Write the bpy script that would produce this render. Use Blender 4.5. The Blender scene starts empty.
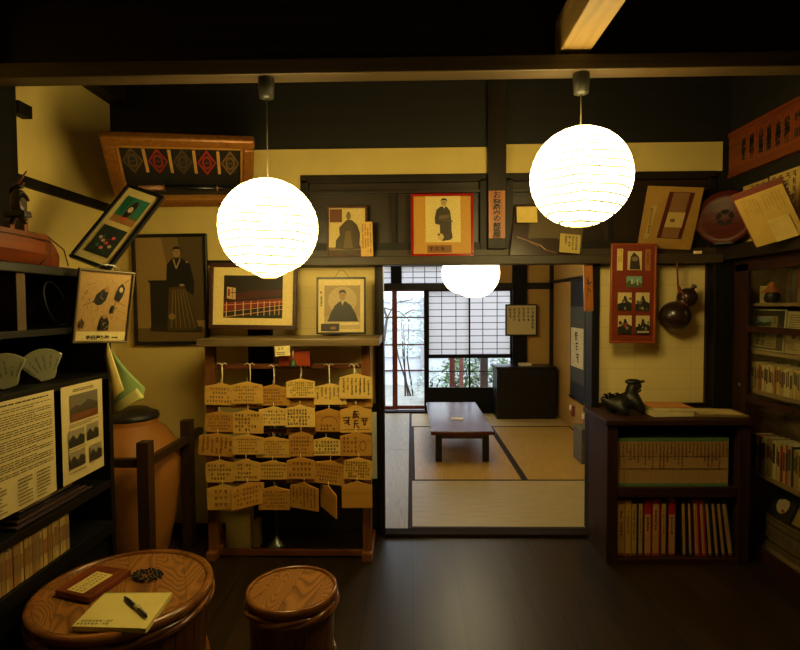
import bpy, math, random
from mathutils import Vector, Matrix, Euler
R = math.radians
rnd = random.Random(11)
COL = bpy.context.scene.collection
F = 533.0

# ------------------------------------------------------------------ camera
cam_d = bpy.data.cameras.new('camera'); cam = bpy.data.objects.new('camera', cam_d); COL.objects.link(cam)
cam_d.sensor_width = 36; cam_d.lens = 36*F/800; cam_d.clip_start = .05
CM = Matrix.Rotation(R(1.18), 4, 'Z') @ Matrix.Rotation(R(90-2.15), 4, 'X') @ Matrix.Rotation(R(-.35), 4, 'Z')
CP = Vector((0, 0, 1.5))
cam.matrix_world = Matrix.Translation(CP) @ CM
bpy.context.scene.camera = cam

def at(px, py, y=None, x=None, z=None):
    """real-world point seen at a measured spot of the photograph, on a known plane"""
    d = CM.to_3x3() @ Vector(((px-400)/F, -(py-325)/F, -1))
    if y is not None: t = (y-CP.y)/d.y
    elif x is not None: t = (x-CP.x)/d.x
    else: t = (z-CP.z)/d.z
    return CP + d*t

# ------------------------------------------------------------------ materials
MATS = {}
def new_mat(name):
    m = bpy.data.materials.new(name); m.use_nodes = True
    nt = m.node_tree; b = nt.nodes['Principled BSDF']
    return m, nt, b
def N(nt, kind, **kw):
    n = nt.nodes.new(kind)
    for k, v in kw.items(): setattr(n, k, v)
    return n
def lin(c):
    return tuple((x/12.92 if x <= .04045 else ((x+.055)/1.055)**2.4) for x in c)
def flat(c, rough=.6, var=.12, metal=0, coat=0, name=None, scale=14):
    """plain coloured surface with a light procedural mottling; c in sRGB 0..1"""
    key = ('flat', tuple(round(x, 3) for x in c), rough, var, metal, coat, name)
    if key in MATS: return MATS[key]
    m, nt, b = new_mat(name or 'surface')
    tc = N(nt, 'ShaderNodeTexCoord'); no = N(nt, 'ShaderNodeTexNoise'); no.inputs['Scale'].default_value = scale
    no.inputs['Detail'].default_value = 4
    cr = N(nt, 'ShaderNodeValToRGB'); l = lin(c)
    cr.color_ramp.elements[0].position = .3; cr.color_ramp.elements[1].position = .7
    cr.color_ramp.elements[0].color = (*[x*(1-var) for x in l], 1)
    cr.color_ramp.elements[1].color = (*[min(1, x*(1+var)) for x in l], 1)
    nt.links.new(tc.outputs['Object'], no.inputs['Vector']); nt.links.new(no.outputs['Fac'], cr.inputs['Fac'])
    nt.links.new(cr.outputs['Color'], b.inputs['Base Color'])
    b.inputs['Roughness'].default_value = rough; b.inputs['Metallic'].default_value = metal
    b.inputs['Coat Weight'].default_value = coat
    MATS[key] = m; return m
def wood(name, c1, c2, axis=0, scale=6, rough=.45, coat=0, stretch=14, bump=.15, ring=0, plank=None, spec=.5):
    key = ('wood', name)
    if key in MATS: return MATS[key]
    m, nt, b = new_mat(name)
    tc = N(nt, 'ShaderNodeTexCoord'); mp = N(nt, 'ShaderNodeMapping')
    s = [scale*stretch/4]*3; s[axis] = scale/4
    mp.inputs['Scale'].default_value = s
    no = N(nt, 'ShaderNodeTexNoise'); no.inputs['Scale'].default_value = 1.0
    no.inputs['Detail'].default_value = 6; no.inputs['Distortion'].default_value = .6 + ring
    cr = N(nt, 'ShaderNodeValToRGB')
    cr.color_ramp.elements[0].position = .32; cr.color_ramp.elements[1].position = .68
    cr.color_ramp.elements[0].color = (*lin(c1), 1); cr.color_ramp.elements[1].color = (*lin(c2), 1)
    nt.links.new(tc.outputs['Object'], mp.inputs['Vector']); nt.links.new(mp.outputs['Vector'], no.inputs['Vector'])
    fac = no.outputs['Fac']
    if ring:
        wv = N(nt, 'ShaderNodeTexWave'); wv.wave_type = 'RINGS'; wv.inputs['Scale'].default_value = ring*1.2
        wv.inputs['Distortion'].default_value = 9; wv.inputs['Detail'].default_value = 3; wv.inputs['Detail Scale'].default_value = 1.2
        mp2 = N(nt, 'ShaderNodeMapping'); s2 = [1, 1, 1]; s2[axis] = .22; mp2.inputs['Scale'].default_value = s2
        mp2.inputs['Location'].default_value = (.37, .21, .13)
        nt.links.new(tc.outputs['Object'], mp2.inputs['Vector']); nt.links.new(mp2.outputs['Vector'], wv.inputs['Vector'])
        mx = N(nt, 'ShaderNodeMix'); mx.data_type = 'FLOAT'; mx.inputs[0].default_value = .45
        nt.links.new(fac, mx.inputs[2]); nt.links.new(wv.outputs['Fac'], mx.inputs[3]); fac = mx.outputs[0]
    nt.links.new(fac, cr.inputs['Fac'])
    col = cr.outputs['Color']
    if plank:            # (axis across, width) dark joints
        ax, wd = plank
        sp = N(nt, 'ShaderNodeSeparateXYZ'); nt.links.new(tc.outputs['Object'], sp.inputs[0])
        dv = N(nt, 'ShaderNodeMath', operation='DIVIDE'); dv.inputs[1].default_value = wd
        nt.links.new(sp.outputs[ax], dv.inputs[0])
        fr = N(nt, 'ShaderNodeMath', operation='FRACT'); nt.links.new(dv.outputs[0], fr.inputs[0])
        gt = N(nt, 'ShaderNodeMath', operation='GREATER_THAN'); gt.inputs[1].default_value = .03
        nt.links.new(fr.outputs[0], gt.inputs[0])
        fl = N(nt, 'ShaderNodeMath', operation='FLOOR'); nt.links.new(dv.outputs[0], fl.inputs[0])
        wn = N(nt, 'ShaderNodeTexWhiteNoise', noise_dimensions='1D'); nt.links.new(fl.outputs[0], wn.inputs['W'])
        mr = N(nt, 'ShaderNodeMapRange'); mr.inputs[3].default_value = .7; mr.inputs[4].default_value = 1.15
        nt.links.new(wn.outputs['Value'], mr.inputs[0])
        ml = N(nt, 'ShaderNodeMath', operation='MULTIPLY'); nt.links.new(gt.outputs[0], ml.inputs[0]); nt.links.new(mr.outputs[0], ml.inputs[1])
        vm = N(nt, 'ShaderNodeVectorMath', operation='SCALE'); nt.links.new(col, vm.inputs[0]); nt.links.new(ml.outputs[0], vm.inputs['Scale'])
        col = vm.outputs[0]
    nt.links.new(col, b.inputs['Base Color'])
    b.inputs['Roughness'].default_value = rough; b.inputs['Coat Weight'].default_value = coat; b.inputs['Specular IOR Level'].default_value = spec
    b.inputs['Coat Roughness'].default_value = .2
    if bump:
        bp = N(nt, 'ShaderNodeBump'); bp.inputs['Strength'].default_value = bump; bp.inputs['Distance'].default_value = .004
        nt.links.new(fac, bp.inputs['Height']); nt.links.new(bp.outputs['Normal'], b.inputs['Normal'])
    MATS[key] = m; return m

DARK = wood('dark_stained_wood', (0.08, 0.055, 0.026), (0.14, 0.1, 0.05), axis=0, rough=.5, spec=.3)
DARKV = wood('dark_stained_wood_upright', (0.08, 0.055, 0.026), (0.14, 0.1, 0.05), axis=2, rough=.5, spec=.3)
DARKY = wood('dark_stained_wood_long', (0.08, 0.055, 0.026), (0.14, 0.1, 0.05), axis=1, rough=.5, spec=.3)
BLACKW = wood('soot_black_wood', (0.045, 0.035, 0.022), (0.08, 0.062, 0.04), axis=2, rough=.7, spec=.2)
SHELFW = wood('black_shelf_wood', (0.045, 0.04, 0.035), (0.08, 0.07, 0.055), axis=1, rough=.5, spec=.25)
BEAMW = wood('brown_beam_wood', (0.18, 0.13, 0.06), (0.28, 0.21, 0.1), axis=0, rough=.55)
RAFT = wood('light_beam_wood', (0.42, 0.33, 0.16), (0.56, 0.44, 0.23), axis=1, rough=.6)
KAMOI = wood('lintel_wood', (0.17, 0.125, 0.06), (0.26, 0.2, 0.1), axis=0, rough=.5)
CEIL = wood('ceiling_board_wood', (0.06, 0.05, 0.03), (0.1, 0.08, 0.05), axis=1, rough=.6, plank=(0, .3))
WALLW = wood('sooty_wall_boards', (0.055, 0.04, 0.02), (0.09, 0.068, 0.035), axis=0, rough=.6, plank=(2, .19))
TRANS = wood('transom_boards', (0.12, 0.08, 0.04), (0.19, 0.13, 0.065), axis=0, rough=.4)
FLOORW = wood('floor_boards', (0.125, 0.085, 0.036), (0.205, 0.138, 0.064), axis=1, rough=.38, plank=(0, .24), bump=.12)
RACKW = wood('rack_red_wood', (.38, .22, .09), (.54, .33, .14), axis=2, rough=.4)
RACKH = wood('rack_red_wood_rail', (.34, .18, .07), (.48, .26, .11), axis=0, rough=.4)
RACKTOP = wood('rack_top_board', (.36, .29, .18), (.52, .43, .28), axis=0, rough=.4)
CAB = wood('bookcase_red_wood', (0.14, 0.07, 0.04), (0.23, 0.115, 0.06), axis=0, rough=.6, spec=.22)
CABV = wood('bookcase_red_wood_upright', (0.14, 0.07, 0.04), (0.23, 0.115, 0.06), axis=2, rough=.6, spec=.22)
CABIN = wood('bookcase_lining_wood', (.52, .41, .25), (.66, .54, .34), axis=1, rough=.6)
def barrel_top():
    m, nt, b = new_mat('barrel_top_wood'); L = nt.links.new
    tc = N(nt, 'ShaderNodeTexCoord'); sp = N(nt, 'ShaderNodeSeparateXYZ'); L(tc.outputs['Object'], sp.inputs[0])
    dv = N(nt, 'ShaderNodeMath', operation='DIVIDE'); dv.inputs[1].default_value = .105; L(sp.outputs['X'], dv.inputs[0])
    fl = N(nt, 'ShaderNodeMath', operation='FLOOR'); L(dv.outputs[0], fl.inputs[0]); fr = N(nt, 'ShaderNodeMath', operation='FRACT'); L(dv.outputs[0], fr.inputs[0])
    wn = N(nt, 'ShaderNodeTexWhiteNoise', noise_dimensions='1D'); L(fl.outputs[0], wn.inputs['W'])
    off = N(nt, 'ShaderNodeVectorMath', operation='MULTIPLY_ADD'); off.inputs[1].default_value = (3, 3, 3); L(wn.outputs['Color'], off.inputs[0]); L(tc.outputs['Object'], off.inputs[2])
    mp = N(nt, 'ShaderNodeMapping'); mp.inputs['Scale'].default_value = (1, .30, 1); L(off.outputs[0], mp.inputs['Vector'])
    no = N(nt, 'ShaderNodeTexNoise'); no.inputs['Scale'].default_value = 5.5; no.inputs['Detail'].default_value = 1.5; no.inputs['Distortion'].default_value = .5; L(mp.outputs['Vector'], no.inputs['Vector'])
    mu = N(nt, 'ShaderNodeMath', operation='MULTIPLY'); mu.inputs[1].default_value = 27; L(no.outputs['Fac'], mu.inputs[0])
    f2 = N(nt, 'ShaderNodeMath', operation='FRACT'); L(mu.outputs[0], f2.inputs[0])
    cr = N(nt, 'ShaderNodeValToRGB'); e = cr.color_ramp.elements
    e[0].position = 0; e[0].color = (*lin((.40, .24, .10)), 1); e[1].position = .55; e[1].color = (*lin((.66, .44, .20)), 1)
    x = e.new(.92); x.color = (*lin((.58, .37, .16)), 1); x = e.new(1.0); x.color = (*lin((.38, .23, .10)), 1); L(f2.outputs[0], cr.inputs['Fac'])
    gt = N(nt, 'ShaderNodeMath', operation='GREATER_THAN'); gt.inputs[1].default_value = .025; L(fr.outputs[0], gt.inputs[0])
    mr = N(nt, 'ShaderNodeMapRange'); mr.inputs[3].default_value = .35; mr.inputs[4].default_value = 1; L(gt.outputs[0], mr.inputs[0])
    vm = N(nt, 'ShaderNodeVectorMath', operation='SCALE'); L(cr.outputs['Color'], vm.inputs[0]); L(mr.outputs[0], vm.inputs['Scale']); L(vm.outputs[0], b.inputs['Base Color'])
    bp = N(nt, 'ShaderNodeBump'); bp.inputs['Strength'].default_value = .2; bp.inputs['Distance'].default_value = .002; L(f2.outputs[0], bp.inputs['Height']); L(bp.outputs['Normal'], b.inputs['Normal'])
    b.inputs['Roughness'].default_value = .38; return m
BARREL = barrel_top()
STAVE = wood('barrel_stave_wood', (0.28, 0.16, 0.06), (0.46, 0.27, 0.11), axis=2, rough=.35)
HOOP = wood('twisted_hoop_wood', (0.4, 0.23, 0.09), (0.58, 0.35, 0.14), axis=0, rough=.25, coat=.4)
GOLD = flat((.50, .31, .11), .35, .25, metal=.3, name='gilt_wood', scale=40)
EMA = [wood('prayer_plaque_wood_%s' % k, a, b, axis=0, rough=.55, scale=5) for k, a, b in
       (('pale', (.87, .71, .35), (.93, .79, .44)), ('honey', (.80, .61, .26), (.88, .69, .33)), ('amber', (.71, .50, .18), (.80, .58, .24)))]
INK = flat((.07, .05, .04), .6, .05, name='ink')
BROWNINK = flat((.30, .16, .08), .6, .05, name='brown_ink')
REDINK = flat((.55, .14, .06), .6, .05, name='red_ink')
PLASTER = flat((.80, .70, .40), .9, .07, name='cream_plaster', scale=5)
OCHRE = flat((.72, .56, .26), .9, .06, name='ochre_plaster', scale=5)
PAPERW = flat((.88, .80, .56), .8, .04, name='cream_sliding_paper', scale=5)
STRING = flat((.92, .86, .72), .7, .05, name='white_cord')
CHROME = flat((.75, .77, .80), .32, .03, metal=1, name='chrome')
IRON = flat((.16, .15, .11), .45, .3, metal=.5, name='dark_bronze', scale=30)
LACQ = wood('red_lacquer_wood', (.27, .09, .06), (.38, .15, .09), axis=1, rough=.26, coat=.2)
CAST = flat((.04, .04, .045), .35, .1, name='black_lacquer')

def tatami(name, base, axis):
    m, nt, b = new_mat(name)
    tc = N(nt, 'ShaderNodeTexCoord'); mp = N(nt, 'ShaderNodeMapping')
    s = [160, 160, 1]; s[axis] = 5; mp.inputs['Scale'].default_value = s
    no = N(nt, 'ShaderNodeTexNoise'); no.inputs['Scale'].default_value = 1; no.inputs['Detail'].default_value = 3
    cr = N(nt, 'ShaderNodeValToRGB'); l = lin(base)
    cr.color_ramp.elements[0].position = .3; cr.color_ramp.elements[1].position = .7
    cr.color_ramp.elements[0].color = (*[x*.72 for x in l], 1); cr.color_ramp.elements[1].color = (*[x*1.1 for x in l], 1)
    bp = N(nt, 'ShaderNodeBump'); bp.inputs['Strength'].default_value = .25; bp.inputs['Distance'].default_value = .003
    L = nt.links.new
    L(tc.outputs['Object'], mp.inputs['Vector']); L(mp.outputs['Vector'], no.inputs['Vector']); L(no.outputs['Fac'], cr.inputs['Fac'])
    L(cr.outputs['Color'], b.inputs['Base Color']); L(no.outputs['Fac'], bp.inputs['Height']); L(bp.outputs['Normal'], b.inputs['Normal'])
    b.inputs['Roughness'].default_value = .42
    return m
TATX = tatami('woven_rush_across', (.78, .66, .40), 0)
TATY = tatami('woven_rush_long', (.76, .60, .27), 1)
TATF = tatami('woven_rush_pale', (.74, .66, .47), 0); TATL = tatami('woven_rush_grey', (.68, .63, .50), 1)
HERI = flat((.15, .10, .08), .8, .1, name='tatami_border_cloth')

def seam_paper():
    m, nt, b = new_mat('cream_paper_with_seams')
    tc = N(nt, 'ShaderNodeTexCoord'); br = N(nt, 'ShaderNodeTexBrick'); mp = N(nt, 'ShaderNodeMapping')
    mp.inputs['Rotation'].default_value = (R(90), 0, 0)
    br.inputs['Color1'].default_value = (*lin((.90, .80, .52)), 1); br.inputs['Color2'].default_value = (*lin((.88, .78, .50)), 1)
    br.inputs['Mortar'].default_value = (*lin((.86, .755, .48)), 1)
    br.inputs['Scale'].default_value = 1; br.inputs['Mortar Size'].default_value = .004
    br.inputs['Brick Width'].default_value = .36; br.inputs['Row Height'].default_value = .135; br.offset = 0
    L = nt.links.new
    L(tc.outputs['Object'], mp.inputs['Vector']); L(mp.outputs['Vector'], br.inputs['Vector']); L(br.outputs['Color'], b.inputs['Base Color'])
    b.inputs['Roughness'].default_value = .8
    return m
SEAM = seam_paper()

def shoji_paper():
    m, nt, b = new_mat('shoji_paper'); nt.nodes.remove(b)
    out = nt.nodes['Material Output']
    tr = N(nt, 'ShaderNodeBsdfTranslucent'); tr.inputs[0].default_value = (.84, .84, .85, 1)
    df = N(nt, 'ShaderNodeBsdfDiffuse'); df.inputs[0].default_value = (.70, .69, .66, 1)
    mx = N(nt, 'ShaderNodeMixShader'); mx.inputs[0].default_value = .38
    nt.links.new(tr.outputs[0], mx.inputs[1]); nt.links.new(df.outputs[0], mx.inputs[2]); nt.links.new(mx.outputs[0], out.inputs[0])
    return m
SHOJI = shoji_paper()
def glass():
    m, nt, b = new_mat('window_glass'); nt.nodes.remove(b)
    out = nt.nodes['Material Output']
    tr = N(nt, 'ShaderNodeBsdfTransparent'); tr.inputs[0].default_value = (.93, .95, .96, 1)
    gl = N(nt, 'ShaderNodeBsdfGlossy'); gl.inputs['Roughness'].default_value = .05
    mx = N(nt, 'ShaderNodeMixShader'); mx.inputs[0].default_value = .06
    nt.links.new(tr.outputs[0], mx.inputs[1]); nt.links.new(gl.outputs[0], mx.inputs[2]); nt.links.new(mx.outputs[0], out.inputs[0])
    return m
GLASS = glass()
def lantern_mat(name, E, col, spacing=.031, band=.205):
    m, nt, b = new_mat(name); nt.nodes.remove(b)
    out = nt.nodes['Material Output']; L = nt.links.new
    tc = N(nt, 'ShaderNodeTexCoord'); sp = N(nt, 'ShaderNodeSeparateXYZ'); L(tc.outputs['Object'], sp.inputs[0])
    no = N(nt, 'ShaderNodeTexNoise'); no.inputs['Scale'].default_value = 5; L(tc.outputs['Object'], no.inputs['Vector'])
    a = N(nt, 'ShaderNodeMath', operation='MULTIPLY_ADD'); a.inputs[1].default_value = .034; L(no.outputs['Fac'], a.inputs[0]); L(sp.outputs['Z'], a.inputs[2])
    d = N(nt, 'ShaderNodeMath', operation='DIVIDE'); d.inputs[1].default_value = spacing; L(a.outputs[0], d.inputs[0])
    f = N(nt, 'ShaderNodeMath', operation='FRACT'); L(d.outputs[0], f.inputs[0])
    g = N(nt, 'ShaderNodeMath', operation='LESS_THAN'); g.inputs[1].default_value = band; L(f.outputs[0], g.inputs[0])
    mr = N(nt, 'ShaderNodeMapRange'); mr.inputs[3].default_value = E; mr.inputs[4].default_value = E*.025; L(g.outputs[0], mr.inputs[0])
    em = N(nt, 'ShaderNodeEmission'); em.inputs[0].default_value = (*col, 1); L(mr.outputs[0], em.inputs[1])
    L(em.outputs[0], out.inputs[0])
    return m

# ------------------------------------------------------------------ mesh builder
class MB:
    def __init__(s): s.v = []; s.f = []; s.mi = []; s.sm = []; s.mats = []
    def m(s, mat):
        if mat not in s.mats: s.mats.append(mat)
        return s.mats.index(mat)
    def add(s, vs, fs, mat, smooth=False, M=None):
        o = len(s.v); i = s.m(mat)
        for v in vs:
            v = Vector(v); s.v.append(M @ v if M is not None else v)
        for f in fs: s.f.append([o+k for k in f]); s.mi.append(i); s.sm.append(smooth)
        return s
    def box(s, a, b, mat, M=None):
        x0, y0, z0 = [min(p, q) for p, q in zip(a, b)]; x1, y1, z1 = [max(p, q) for p, q in zip(a, b)]
        vs = [(x, y, z) for x in (x0, x1) for y in (y0, y1) for z in (z0, z1)]
        return s.add(vs, [(0, 1, 3, 2), (4, 6, 7, 5), (0, 4, 5, 1), (2, 3, 7, 6), (0, 2, 6, 4), (1, 5, 7, 3)], mat, False, M)
    def lathe(s, prof, c, mat, n=32, smooth=True, M=None, wob=None):
        vs = []; fs = []; c = Vector(c)
        for (r, z) in prof:
            for k in range(n):
                t = 2*math.pi*k/n; rr = r*(wob(t, z) if wob else 1)
                vs.append(c+Vector((rr*math.cos(t), rr*math.sin(t), z)))
        for j in range(len(prof)-1):
            for k in range(n):
                fs.append((j*n+k, j*n+(k+1) % n, (j+1)*n+(k+1) % n, (j+1)*n+k))
        s.add(vs, fs, mat, smooth, M)
        if prof[0][0] > 1e-4: s.add(vs[:n], [tuple(reversed(range(n)))], mat, False, M)
        if prof[-1][0] > 1e-4: s.add(vs[-n:], [tuple(range(n))], mat, False, M)
        return s
    def tube(s, pts, r, mat, n=8, M=None, closed=False, smooth=True):
        pts = [Vector(p) for p in pts]; L = len(pts)
        rs = r if isinstance(r, (list, tuple)) else [r]*L
        vs = []; fs = []; up = None
        for i, p in enumerate(pts):
            a = pts[(i-1) % L] if (closed or i > 0) else p; b = pts[(i+1) % L] if (closed or i < L-1) else p
            d = (b-a).normalized()
            if up is None: up = Vector((0, 0, 1)) if abs(d.z) < .9 else Vector((1, 0, 0))
            x = d.cross(up).normalized(); up = x.cross(d).normalized()
            for k in range(n):
                t = 2*math.pi*k/n; vs.append(p+(x*math.cos(t)+up*math.sin(t))*rs[i])
        for i in range(L if closed else L-1):
            for k in range(n):
                j = (i+1) % L; fs.append((i*n+k, i*n+(k+1) % n, j*n+(k+1) % n, j*n+k))
        if not closed: fs += [tuple(reversed(range(n))), tuple(range((L-1)*n, L*n))]
        return s.add(vs, fs, mat, smooth, M)
    def ball(s, c, r, mat, n=16, M=None):
        if not isinstance(r, (tuple, list)): r = (r, r, r)
        h = n//2; vs = []; fs = []
        for j in range(h+1):
            p = math.pi*j/h
            for k in range(n):
                t = 2*math.pi*k/n
                vs.append((c[0]+r[0]*math.sin(p)*math.cos(t), c[1]+r[1]*math.sin(p)*math.sin(t), c[2]-r[2]*math.cos(p)))
        for j in range(h):
            for k in range(n): fs.append((j*n+k, j*n+(k+1) % n, (j+1)*n+(k+1) % n, (j+1)*n+k))
        return s.add(vs, fs, mat, True, M)
    def prism(s, poly, y0, y1, mat, M=None):
        """outline in x,z given depth y0..y1"""
        n = len(poly); vs = [(x, y0, z) for x, z in poly]+[(x, y1, z) for x, z in poly]
        fs = [tuple(range(n)), tuple(reversed(range(n, 2*n)))]+[(k, n+k, n+(k+1) % n, (k+1) % n) for k in range(n)]
        return s.add(vs, fs, mat, False, M)
    def build(s, name, parent=None, world=True, bevel=0, kind=None, label=None):
        me = bpy.data.meshes.new(name)
        vs = s.v
        if parent is not None and world:
            inv = parent_world(parent).inverted(); vs = [inv @ v for v in vs]
        elif parent is None and world and vs:
            c = Vector(((min(v.x for v in vs)+max(v.x for v in vs))/2, (min(v.y for v in vs)+max(v.y for v in vs))/2, min(v.z for v in vs)))
            if kind == 'structure': c = Vector((0, 0, 0))
            vs = [v-c for v in vs]
        me.from_pydata(vs, [], s.f)
        for m in s.mats: me.materials.append(m)
        me.polygons.foreach_set('material_index', s.mi); me.polygons.foreach_set('use_smooth', s.sm)
        me.update()
        o = bpy.data.objects.new(name, me); COL.objects.link(o)
        if parent is not None: o.parent = parent
        elif world and s.v: o.location = c
        if bevel:
            b = o.modifiers.new('bevel', 'BEVEL'); b.width = bevel; b.segments = 2; b.limit_method = 'ANGLE'; b.angle_limit = R(40)
        if kind: o['kind'] = kind
        if label: o['label'] = label
        return o
def parent_world(o):
    M = Matrix.Translation(o.location) @ o.rotation_euler.to_matrix().to_4x4()
    return parent_world(o.parent) @ M if o.parent else M
USED = {}
def thing(name, label, cat, loc=(0, 0, 0), rot=(0, 0, 0), group=None):
    o = bpy.data.objects.new(name, None); COL.objects.link(o); o.empty_display_size = .05
    o.location = loc; o.rotation_euler = rot; return tag(o, label, cat, group)
def tag(o, label, cat, group=None):
    o['label'] = label; o['category'] = cat
    if group: o['group'] = group
    USED.setdefault(label, []).append(o.name); return o
def struct(name, mb, bevel=0): return mb.build(name, kind='structure', bevel=bevel)
def sbox(name, a, b, mat, bevel=0): return struct(name, MB().box(a, b, mat), bevel)
ORD = ['first', 'second', 'third', 'fourth', 'fifth', 'sixth', 'seventh', 'eighth', 'ninth', 'tenth', 'eleventh', 'twelfth', 'thirteenth',
       'fourteenth', 'fifteenth', 'sixteenth', 'seventeenth', 'eighteenth', 'nineteenth', 'twentieth']
for k in range(1, 10): ORD.append('twenty-'+ORD[k-1])
ORD += ['thirtieth']+['thirty-'+ORD[k-1] for k in range(1, 10)]+['fortieth']

# flat marks -----------------------------------------------------------------
def glyphs(mb, body, size, x, z, y, mat, vertical=False, M=None, center=True, bold=0):
    c = bpy.data.curves.new('t', 'FONT'); c.resolution_u = 1
    c.body = '\n'.join(body) if vertical else body
    c.size = size; c.align_x = 'CENTER' if center else 'LEFT'; c.space_line = 1.0; c.offset = bold
    o = bpy.data.objects.new('t', c); COL.objects.link(o)
    me = bpy.data.meshes.new_from_object(o.evaluated_get(bpy.context.evaluated_depsgraph_get()))
    vs = [v.co.copy() for v in me.vertices]
    cz = (max(v.y for v in vs)+min(v.y for v in vs))/2 if vs else 0
    mb.add([(v.x+x, y, v.y-cz+z) for v in vs], [tuple(p.vertices) for p in me.polygons], mat, False, M)
    bpy.data.objects.remove(o); bpy.data.meshes.remove(me); bpy.data.curves.remove(c)
def bar(mb, x0, z0, x1, z1, w, y, mat, M=None):
    d = Vector((x1-x0, 0, z1-z0));
    if d.length < 1e-6: return
    n = Vector((-d.z, 0, d.x)).normalized()*w/2
    a = Vector((x0, y, z0)); b = Vector((x1, y, z1))
    mb.add([a-n, b-n, b+n, a+n], [(0, 1, 2, 3)], mat, False, M)
def pseudo(mb, x, z, s, y, mat, rg, M=None):
    """one illegible brush character of size s"""
    w = s*.13
    for k in range(rg.choice((2, 3))):
        zz = z+s*(.36-.3*k)+rg.uniform(-.05, .05)*s; a = rg.uniform(.25, .42)*s
        bar(mb, x-a, zz-.03*s, x+a, zz+.03*s, w, y, mat, M)
    for k in range(rg.choice((1, 2))):
        xx = x+rg.uniform(-.28, .28)*s
        bar(mb, xx, z+s*.42, xx+rg.uniform(-.15, .15)*s, z-s*.42, w, y, mat, M)
    if rg.random() < .5: bar(mb, x, z, x+.35*s, z-.42*s, w, y, mat, M)
def writing(mb, x0, z0, x1, z1, rows, y, mat, rg, vertical=False, M=None, fill=.85, gap=1.25, skip=.12):
    """rows (or columns) of illegible handwriting in a rectangle"""
    if vertical:
        pitch = (x1-x0)/rows; s = pitch*fill
        for k in range(rows):
            n = int((z1-z0)/(s*gap*.8)); n = max(1, n-rg.randint(0, max(0, n//3)))
            for j in range(n):
                if rg.random() > skip: pseudo(mb, x1-pitch*(k+.5), z1-s*gap*.8*(j+.5), s, y, mat, rg, M)
    else:
        pitch = (z1-z0)/rows; s = pitch*fill
        for k in range(rows):
            n = int((x1-x0)/(s*gap)); st = rg.randint(0, max(0, n//5)); n = max(1, n-rg.randint(0, max(0, n//4)))
            for j in range(st, n):
                if rg.random() > skip: pseudo(mb, x0+s*gap*(j+.5), z1-pitch*(k+.5), s, y, mat, rg, M)
def lines(mb, x0, z0, x1, z1, rows, y, mat, rg, M=None, w=.45):
    """tiny printed text lines broken into word-like dashes"""
    p = (z1-z0)/rows
    for k in range(rows):
        z = z1-p*(k+.5); x = x0; end = x1-rg.choice((0, 0, 0, .3))*(x1-x0)
        while x < end:
            l = rg.uniform(.03, .12)*(x1-x0); bar(mb, x, z, min(end, x+l), z, p*w, y, mat, M); x += l+rg.uniform(.008, .02)*(x1-x0)
def ell(cx, cz, rx, rz, n=20, a0=0, a1=360):
    return [(cx+rx*math.cos(R(a0+(a1-a0)*k/n)), cz+rz*math.sin(R(a0+(a1-a0)*k/n))) for k in range(n if a1-a0 == 360 else n+1)]
class Art:
    """flat picture: layered shapes in picture units 0..1, placed on the x,z plane facing -y"""
    def __init__(s, x0, z0, w, h, y): s.mb = MB(); s.x0, s.z0, s.w, s.h, s.y = x0, z0, w, h, y; s.k = 0
    def p(s, pts, c, rough=.5):
        s.k += 1; m = c if not isinstance(c, tuple) else flat(c, rough, .10, name='print', scale=90)
        s.mb.add([(s.x0+u*s.w, s.y-.0004*s.k, s.z0+v*s.h) for u, v in pts], [tuple(range(len(pts)))], m); return s
    def r(s, u0, v0, u1, v1, c): return s.p([(u0, v0), (u1, v0), (u1, v1), (u0, v1)], c)
    def e(s, cu, cv, ru, rv, c, n=18): return s.p(ell(cu, cv, ru, rv, n), c)
    def ln(s, u0, v0, u1, v1, w, c):
        s.k += 1; m = c if not isinstance(c, tuple) else flat(c, .5, .08, name='print')
        bar(s.mb, s.x0+u0*s.w, s.z0+v0*s.h, s.x0+u1*s.w, s.z0+v1*s.h, w*s.w, s.y-.0004*s.k, m); return s
    def txt(s, body, size, u, v, c=INK, vertical=False, bold=0):
        s.k += 1; glyphs(s.mb, body, size*s.w, s.x0+u*s.w, s.z0+v*s.h, s.y-.0004*s.k, c, vertical, bold=bold*s.w); return s
    def wr(s, u0, v0, u1, v1, rows, c=INK, vertical=False, **k):
        s.k += 1; writing(s.mb, s.x0+u0*s.w, s.z0+v0*s.h, s.x0+u1*s.w, s.z0+v1*s.h, rows, s.y-.0004*s.k, c, rnd, vertical, **k); return s
    def li(s, u0, v0, u1, v1, rows, c=INK, w=.4):
        s.k += 1; lines(s.mb, s.x0+u0*s.w, s.z0+v0*s.h, s.x0+u1*s.w, s.z0+v1*s.h, rows, s.y-.0004*s.k, c, rnd, w=w); return s
    def build(s, parent, name='picture'): return s.mb.build(name, parent, world=False)

def rot(roll=0, lean=0, yaw=0):
    return (Matrix.Rotation(R(yaw), 3, 'Z') @ Matrix.Rotation(R(lean), 3, 'X') @ Matrix.Rotation(R(roll), 3, 'Y'))
def hung(name, label, cat, centre, w, h, roll=0, lean=0, yaw=0, group=None):
    Rm = rot(roll, lean, yaw); loc = Vector(centre)-Rm @ Vector((0, 0, h/2))
    return thing(name, label, cat, loc, Rm.to_euler(), group)
def frame_part(t, w, h, b, d, mat, back=None, bevel=.003, name='frame', bb=None):
    """four rails and a backing; front face at y=0 of the thing, depth d behind"""
    bb = bb or b
    mb = MB(); mb.box((-w/2, 0, 0), (w/2, d, bb), mat); mb.box((-w/2, 0, h-b), (w/2, d, h), mat)
    mb.box((-w/2, 0, bb), (-w/2+b, d, h-b), mat); mb.box((w/2-b, 0, bb), (w/2, d, h-b), mat)
    mb.build(name, t, world=False, bevel=bevel)
    MB().box((-w/2+b, d*.45, bb), (w/2-b, d*.9, h-b), back or DARK).build('backing_board', t, world=False)
    return Art(-w/2+b, bb, w-2*b, h-bb-b, d*.45-.0004)

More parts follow.
